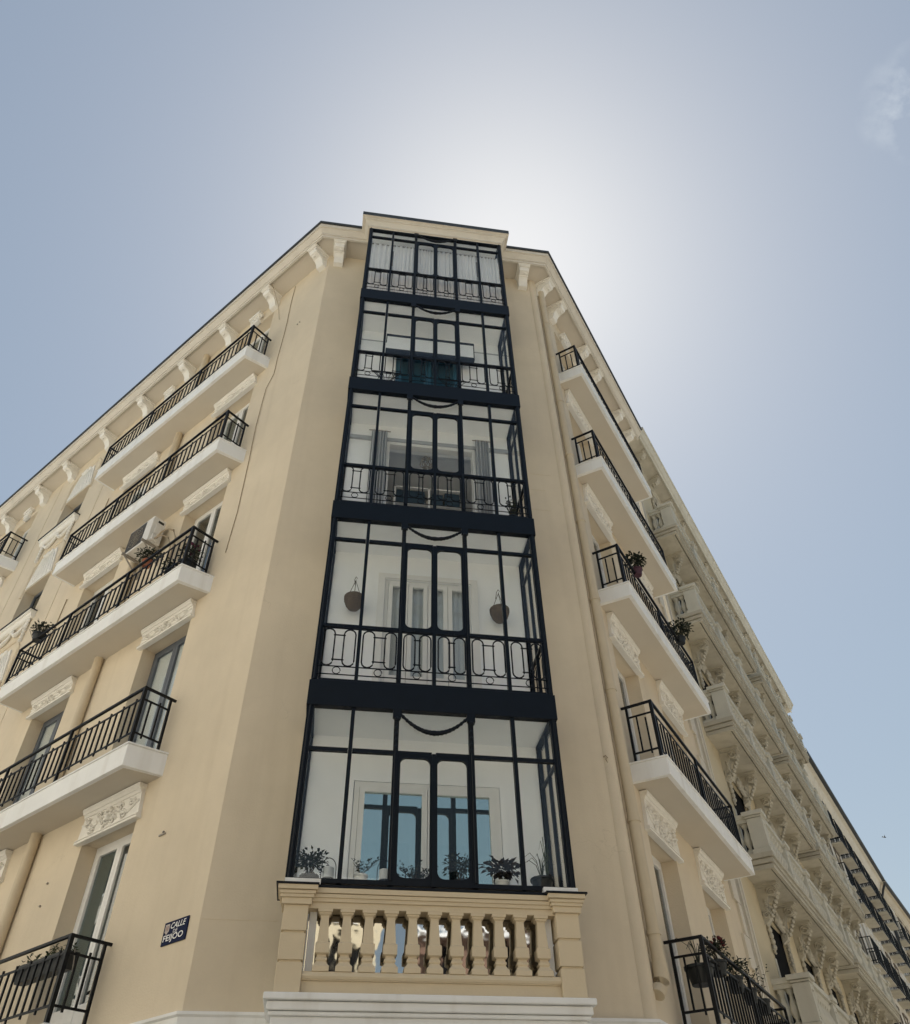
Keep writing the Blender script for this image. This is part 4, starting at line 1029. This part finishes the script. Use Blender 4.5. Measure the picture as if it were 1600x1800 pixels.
for x, zc, zh, lab in ((-1.214, 2.72, 3.10, 'round wicker basket hanging left of the white door'), (1.15, 2.70, 3.07, 'round wicker basket hanging right of the white door')):
    z = ZS + zc; y = .62; t = thing('hanging_basket', lab, 'hanging basket', (x, y, z - .2), 'hanging baskets in the second gallery storey')
    m = MB(); m.lathe(x, y, [(.03, z - .21), (.09, z - .185), (.13, z - .12), (.148, z - .04), (.155, z + .0), (.158, z + .03), (.14, z + .03), (.12, z - .02)], 18)
    for q in range(5): m.tube([(x + (.12 + .036 * min(1, q / 2.5)) * math.cos(a), y + (.12 + .036 * min(1, q / 2.5)) * math.sin(a), z - .13 + .04 * q) for a in [i * math.pi / 9 for i in range(18)]], .008, 5, closed=True)
    m.build('bowl', 'wicker', t, smooth=60)
    c = MB()
    for a in (.5, 2.6, 4.7): c.tube([(x + .15 * math.cos(a), y + .15 * math.sin(a), z + .02), (x, y, ZS + zh)], .005, 4)
    c.tube([(x, y, ZS + zh), (x + .02, y, ZS + zh + .05), (x, y, ZS + zh + .08), (x - .02, y + .05, ZS + zh + .06), (x, .84, ZS + zh + .06)], .006, 5); c.build('cord', 'stem', t)
def drape(name, label, cat, x0, x1, y, z0, z1, mt, folds, amp, group, flare=0.0, eyelets=False):
    t = thing(name, label, cat, ((x0 + x1) / 2, y, ZS + z0), group); m = MB(); n = folds * 8; rows = 7; c = (x0 + x1) / 2
    g = []
    for j in range(rows):
        u = j / (rows - 1); z = ZS + z1 + (z0 - z1) * u
        g.append([(c + (x0 + (x1 - x0) * i / n - c) * (1 + flare * u), y + amp * (.6 + .5 * u) * math.sin(2 * math.pi * folds * i / n + .8 * math.sin(i * .21 + j * .25)), z) for i in range(n + 1)])
    for j in range(rows - 1):
        for i in range(n): m.quad(g[j][i], g[j][i + 1], g[j + 1][i + 1], g[j + 1][i])
    m.build('cloth', mt, t, smooth=80, recalc=False, weld=True)
    r = MB(); r.tube([(x0 - .06, y, ZS + z1 + .0), (x1 + .06, y, ZS + z1 + .0)], .011, 8)
    for i in range(folds * 2): xx = x0 + (x1 - x0) * (i + .5) / (folds * 2); r.tube([(xx, y + .022 * math.cos(a), ZS + z1 + .022 * math.sin(a)) for a in [k * math.pi / 4 for k in range(8)]], .005, 4, closed=True)
    r.build('rod', 'steel_grey', t)
    return t
drape('curtain', 'grey eyelet curtain at the left of the third-storey opening', 'curtain', -1.17, -.86, .72, 4.30, 7.05, 'curtain_grey', 5, .05, 'grey curtains')
drape('curtain', 'grey eyelet curtain at the right of the third-storey opening', 'curtain', .91, 1.19, .72, 4.30, 7.05, 'curtain_grey', 5, .05, 'grey curtains')
W5 = ['leftmost', 'second from left', 'third from left', 'third from right', 'second from right', 'rightmost']
for i in range(6):
    drape('sheer_curtain', 'white sheer curtain behind the top gallery panes, ' + W5[i] + ' of six', 'curtain', MX[i] + .05, MX[i + 1] - .02, .20, 11.13, 13.72 + (.02 * (i % 2)), 'curtain_white', 4 + (i * 7) % 3, .035, 'white curtains of the top gallery storey')
# junk stacked on the curtain rail of the top storey is left as a plain shelf of boxes
t = thing('storage_shelf', 'narrow shelf of white boxes above the top-storey curtains', 'shelf', (0, .6, ZS + 13.8))
m = MB(FB); m.box(-1.55, 1.55, -.75, -.35, 13.72, 13.74); m.build('board', 'steel_grey', t)
rr = random.Random(5)
for i in range(11):
    m = MB(FB); x = -1.5 + i * .275; h = rr.uniform(.08, .2); m.box(x, x + rr.uniform(.12, .25), -.7, -.4, 13.742, 13.742 + h); m.build('box', 'room', t)
# fourth storey: white shutter box edged in blue, round wire chair, dark seat
t = thing('shutter_box', 'long white shutter box edged in dark blue across the fourth gallery storey', 'shutter box', (0, .5, ZS + 9.6))
m = MB(FB); m.box(-1.02, .93, -.66, -.50, 9.62, 10.10); m.build('casing', 'room', t)
m = MB(FB); m.box(-1.04, .95, -.67, -.49, 10.10, 10.18); m.box(-1.04, .95, -.67, -.49, 9.55, 9.62); m.box(.93, .95, -.67, -.49, 9.62, 10.10); m.build('edging', 'gallery_paint', t)
def wire_chair(x, y, lab):
    z = ZS + 7.75; t = thing('wire_chair', lab, 'chair', (x, y, z), 'round wire chairs in the fourth storey'); m = MB(); c = Vector((x, y, z + .76)); R0 = .30
    ring = lambda r, zz, tilt: [(c.x + r * math.cos(a), c.y + r * math.sin(a) * .55, c.z + zz + r * math.sin(a) * tilt) for a in [i * math.pi / 10 for i in range(20)]]
    m.tube(ring(R0, 0, .8), .011, 6, closed=True)
    m.build('hoop', 'iron', t)
    b = MB()
    for i in range(20):
        a = i * math.pi / 10; b.tube([(c.x + R0 * math.cos(a), c.y + R0 * math.sin(a) * .55, c.z + R0 * math.sin(a) * .8), (c.x + .06 * math.cos(a), c.y + .12, c.z - .16 + .05 * math.sin(a))], .004, 4)
    b.build('weave', 'iron', t); l = MB()
    for sx in (-1, 1):
        for sy in (-1, 1): l.tube([(c.x + sx * .12, c.y + sy * .06, c.z - .12), (c.x + sx * .24, c.y + sy * .12, z)], .009, 5)
    l.build('legs', 'iron', t)
wire_chair(-.98, .34, 'round wire chair at the left of the fourth gallery storey')
wire_chair(.42, .36, 'round wire chair right of centre in the fourth gallery storey')
# third storey: pendant lamp, shelf unit, small plants
t = thing('pendant_lamp', 'lattice ball pendant lamp seen through the third-storey opening', 'lamp', (-.02, 1.15, ZS + 6.65)); c = Vector((-.02, 1.15, ZS + 6.70)); m = MB()
for j in range(6):
    ax = Vector((math.cos(j * 1.1), math.sin(j * 1.1), .4 * math.cos(j * 2.0))).normalized(); u = ax.cross(Vector((0, .3, 1))).normalized(); v = ax.cross(u)
    m.tube([tuple(c + (u * math.cos(a) + v * math.sin(a)) * .14) for a in [i * math.pi / 8 for i in range(16)]], .008, 5, closed=True)
m.build('lattice', 'steel_grey', t); m = MB(); m.tube([tuple(c + Vector((0, 0, .14))), (c.x, c.y, ZS + 6.94)], .006, 5); m.build('cord', 'iron', t)
t = thing('shelf_unit', 'white framed shelf unit with dark panels behind the third-storey railing', 'shelf', (.02, 1.3, ZS + 4.3)); m = MB(FB)
for x in (-.62, .06, .72): m.box(x - .02, x + .02, -1.40, -1.36, 4.3, 6.20); m.box(x - .02, x + .02, -1.74, -1.70, 4.3, 6.20)
for z in (4.5, 5.2, 5.72, 6.17): m.box(-.64, .74, -1.74, -1.36, z, z + .03)
m.build('frame', 'joinery', t); m = MB(FB)
for x0, x1, z0, z1 in ((-.5, -.2, 5.23, 5.6), (.14, .4, 5.23, 5.65), (.45, .66, 5.23, 5.5), (-.58, -.02, 5.75, 6.15), (.12, .34, 5.75, 6.1), (.38, .68, 5.75, 6.16)): m.box(x0, x1, -1.70, -1.42, z0, z1)
m.build('contents', 'chair_dark', t)
potted('potted_plant', 'small dark plant at the right end of the third gallery storey', (1.40, .22, ZS + 4.30), .10, .16, 'pot_dark', 0, 'leaf_dark', 'plants in the upper galleries', 21, (.16, .12, .22), 12, .06, 'sprigs')
potted('potted_plant', 'slender tall plant against the side panes of the lowest gallery storey', (1.50, .50, ZI), .08, .13, 'pot_dark', 0, 'leaf', 'plants in the upper galleries', 22, (.10, .10, .35), 9, .06, 'grass')

# street-name plate
sg = thing('street_sign', 'dark blue enamel street name plate reading CALLE DE FEIJOO beside the corner', 'sign', FL(.45, 0, -2.03))
def Lsg(u, v, d=0.0): return (0.215 + u, .012 + d, -2.155 + v)
SW, SH = .475, .262
m = MB(FL); m.box(.215, .215 + SW, .0, .016, -2.155, -2.155 + SH); m.build('plate', 'enamel_blue', sg, bevel=.004)
def text(body, u0, v0, w, h, matn, bold=False, shear=0.0):
    cu = bpy.data.curves.new('lettering', 'FONT'); cu.body = body; cu.size = 1; cu.extrude = .0; cu.shear = shear; cu.resolution_u = 3
    if bold: cu.offset = .012
    o = bpy.data.objects.new('lettering', cu); COL.objects.link(o); bpy.context.view_layer.update()
    me = bpy.data.meshes.new_from_object(o); bpy.data.objects.remove(o); xs = [v.co.x for v in me.vertices]; ys = [v.co.y for v in me.vertices]
    x0, x1, y0, y1 = min(xs), max(xs), min(ys), max(ys)
    for v in me.vertices:
        # the plate is read with t running right-to-left
        uu = u0 + (v.co.x - x0) / (x1 - x0) * w; vv = v0 + (v.co.y - y0) / (y1 - y0) * h
        v.co = FL(.215 + SW - uu, .0185, -2.155 + vv)
    me.materials.append(MATS[matn]); ob = bpy.data.objects.new('lettering', me); COL.objects.link(ob); attach(ob, sg)
text('CALLE', .140, .170, .295, .068, 'enamel_white', True, .25)
text('DE', .205, .118, .085, .038, 'enamel_white', False)
text('FEIJOO', .030, .020, .39, .092, 'enamel_white', True)
m = MB(FL); a = .215 + SW
m.add([(a - .03, .0182, -2.155 + .235), (a - .115, .0182, -2.155 + .235), (a - .115, .0182, -2.155 + .15), (a - .072, .0182, -2.155 + .118), (a - .03, .0182, -2.155 + .15)], [(0, 1, 2, 3, 4)])
m.build('crest', 'crest', sg, recalc=False)
m = MB(FL)
for u in (.045, .075): m.box(a - u - .018, a - u, .0183, .0192, -2.155 + .16, -2.155 + .215)
m.build('crest_mark', 'crest_red', sg)

# air-conditioning unit on its wall bracket
ac = thing('air_conditioner', 'cream air-conditioning outdoor unit mounted above the left third-level balcony', 'air conditioner', FL(4.4, .25, 6.12))
m = MB(FL); m.box(3.98, 4.86, .12, .42, 6.15, 6.83); m.build('casing', 'ac_white', ac, bevel=.012)
m = MB(FL); m.box(4.24, 4.83, .42, .428, 6.20, 6.79); m.build('fan_grille', 'ac_grille', ac)
m = MB(FL)
for r_ in (.07, .13, .19, .25): m.tube([(4.535 + r_ * math.cos(a), .434, 6.495 + r_ * math.sin(a)) for a in [i * math.pi / 10 for i in range(20)]], .005, 4, closed=True)
for i in range(8): a = i * math.pi / 4; m.tube([(4.535, .434, 6.495), (4.535 + .28 * math.cos(a), .434, 6.495 + .28 * math.sin(a))], .004, 4)
m.build('fan_guard', 'steel_grey', ac)
m = MB(FL); m.box(3.972, 3.98, .17, .30, 6.70, 6.76); m.build('vent_slot', 'ac_grille', ac)
m = MB(FL); m.box(3.93, 3.98, .20, .36, 6.17, 6.33); m.box(3.955, 3.98, .2, .34, 6.38, 6.62); m.build('service_cover', 'ac_white', ac, bevel=.01)
for t_ in (4.05, 4.75):
    m = MB(FL); m.box(t_ - .02, t_ + .02, 0, .50, 6.10, 6.15); m.bar((t_, .03, 5.75), (t_, .44, 6.11), .03); m.box(t_ - .02, t_ + .02, 0, .03, 5.7, 6.12); m.build('wall_bracket', 'steel_grey', ac)
m = MB(FL); m.tube([(3.93, .26, 6.25), (3.82, .25, 6.35), (3.70, .2, 6.42), (3.60, .10, 6.40), (3.55, .03, 6.2), (3.55, .03, 5.6)], .022, 7); m.tube([(3.93, .30, 6.22), (3.84, .29, 6.2), (3.74, .24, 6.24), (3.66, .14, 6.20), (3.62, .05, 6.0), (3.62, .03, 5.6)], .016, 7); m.build('hose', 'hose', ac, smooth=60)

# plants and boxes on the balconies
def bal_plant(F, t, o, z, name, label, r, h, potm, seed, spread, n, L, leafm='leaf_dark', style='bush', flower=None, group='plants on the balconies'):
    p = F(t, o, z); ob = potted(name, label, p, r, h, potm, 0, leafm, group, seed, spread, n, L, style)
    if flower:
        rng = random.Random(seed + 50); m = MB(); c = Vector(p) + Vector((0, 0, h + spread[2] * 1.2))
        for i in range(16):
            d = rnd_dir(rng, .3); q = c + Vector((d.x * spread[0] * .8, d.y * spread[1] * .8, d.z * spread[2] * .8)); m.blob(q.x, q.y, q.z, .03, .03, .026)
        tag(m.build('flowers', flower, ob), kind='stuff')
    return ob
bal_plant(FL, 2.02, .38, LT[3], 'potted_plant', 'pink flowering plant in the corner of the left third-level balcony', .14, .28, 'pot_dark', 31, (.2, .2, .22), 120, .07, flower='flower_pink')
bal_plant(FL, 2.45, .42, LT[3], 'potted_plant', 'dark leafy plant beside the pink flowers on the left third-level balcony', .12, .22, 'pot_dark', 32, (.2, .16, .16), 130, .07)
bal_plant(FL, 3.55, .44, LT[3] + .98, 'potted_plant', 'orange-potted plant at rail height below the air conditioner', .10, .15, 'terracotta', 33, (.26, .16, .16), 150, .07)
bal_plant(FL, 7.40, .52, LT[3] + .92, 'potted_plant', 'round plant in a wire holder on the far end of the left third-level rail', .15, .16, 'pot_dark', 34, (.24, .2, .18), 160, .07)
m = MB(FL); c = (7.40, .54, LT[3] + 1.02)
for a in range(6): m.tube([(c[0] + .24 * math.cos(a * 1.047), c[1], c[2] - .1), (c[0] + .24 * math.cos(a * 1.047), c[1] + .22 * math.sin(a * 1.047), c[2] + .15), (c[0], c[1], c[2] + .32)], .006, 4)
tag(m.build('wire_holder', 'iron'), 'thin wire plant holder on the far end of the left third-level rail', 'plant holder')
bal_plant(FR, 2.0, .55, RT[3] + .98, 'potted_plant', 'spiky plant with a pink pot outside the right third-level rail', .11, .16, 'pot_pink', 35, (.2, .2, .22), 130, .10)
bal_plant(FR, 4.75, .55, RT[3] + .95, 'potted_plant', 'bushy dark plant overhanging the right third-level rail', .12, .15, 'pot_dark', 36, (.34, .26, .24), 240, .09)
bal_plant(FR, 1.12, .36, RT[1] + .50, 'potted_plant', 'spiky plant in a dark bowl in the corner of the lowest right balcony', .19, .22, 'pot_dark', 37, (.30, .26, .18), 14, .05, style='grass')
bal_plant(FR, 1.75, .46, RT[1] + .72, 'potted_plant', 'red flowering plant behind the lowest right rail', .13, .18, 'pot_dark', 38, (.2, .16, .16), 130, .07, flower='flower_red')
bal_plant(FR, 2.7, .44, RT[1] + .70, 'potted_plant', 'low green plant between the flowers and the spires on the lowest right balcony', .12, .2, 'pot_dark', 39, (.22, .16, .15), 130, .07)
bal_plant(FR, 3.5, .44, RT[1] + .70, 'potted_plant', 'tall spired plant behind the lowest right rail', .12, .2, 'pot_dark', 40, (.22, .16, .22), 10, .06, style='sprigs')
bal_plant(FR, 4.3, .44, RT[1] + .70, 'potted_plant', 'second tall spired plant farther along the lowest right rail', .12, .2, 'pot_dark', 41, (.24, .18, .24), 10, .06, style='sprigs')
# window box hung inside the lowest left rail
z = LT[1] + .62; t = thing('window_box', 'long dark planter box of straggly plants inside the lowest left rail', 'planter', FL(2.6, .42, z))
m = MB(FL); m.hexa([(a, o, zz) for zz, q in ((z, .03), (z + .20, 0)) for o in (.32 + q, .52 - q) for a in (1.98 + q, 3.18 - q)]); m.build('box', 'pot_dark', t)
f = MB(); rng = random.Random(12)
for i in range(26):
    q = Vector(FL(rng.uniform(2.02, 3.15), rng.uniform(.34, .5), z + .19)); hh = rng.uniform(.06, .17)
    for j in range(7): f.leaf(q + Vector((0, 0, hh * j / 7)), rnd_dir(rng, .5), (0, 0, 1), .06, .03)
f.build('foliage', 'leaf', t, recalc=False)
m = MB(FL); m.tube([(1.86, .42, z - .05), (1.9, .42, z + .1), (1.95, .42, z + .22)], .008, 5); m.build('hook', 'steel_grey', t)

# a bird far off above the row
bx_, by_, bz_ = Vector(cam.location) + (cam.rotation_euler.to_matrix() @ Vector(((1555 - 800) / 1374.87, -(1472 - 900) / 1374.87, -1))).normalized() * 70
t = thing('bird', 'tiny dark bird in the blue sky above the far row', 'bird', (bx_, by_, bz_))
m = MB(); m.tube([(bx_ - .12, by_, bz_), (bx_ - .04, by_, bz_ + .02), (bx_ + .06, by_, bz_ + .02), (bx_ + .14, by_, bz_)], [.008, .04, .045, .01], 6)
m.build('body', 'iron', t, smooth=60)
for s_ in (-1, 1):
    m = MB(); m.add([(bx_ - .03, by_, bz_ + .03), (bx_ + .06, by_, bz_ + .03), (bx_ - .02, by_ + s_ * .13, bz_ + .14), (bx_ - .06, by_ + s_ * .24, bz_ + .10), (bx_ - .03, by_, bz_ + .015), (bx_ + .06, by_, bz_ + .015), (bx_ - .02, by_ + s_ * .13, bz_ + .13)], [(0, 1, 2), (0, 2, 3), (4, 5, 6), (1, 5, 6, 2), (0, 4, 6, 3)])
    m.build('wing', 'iron', t)
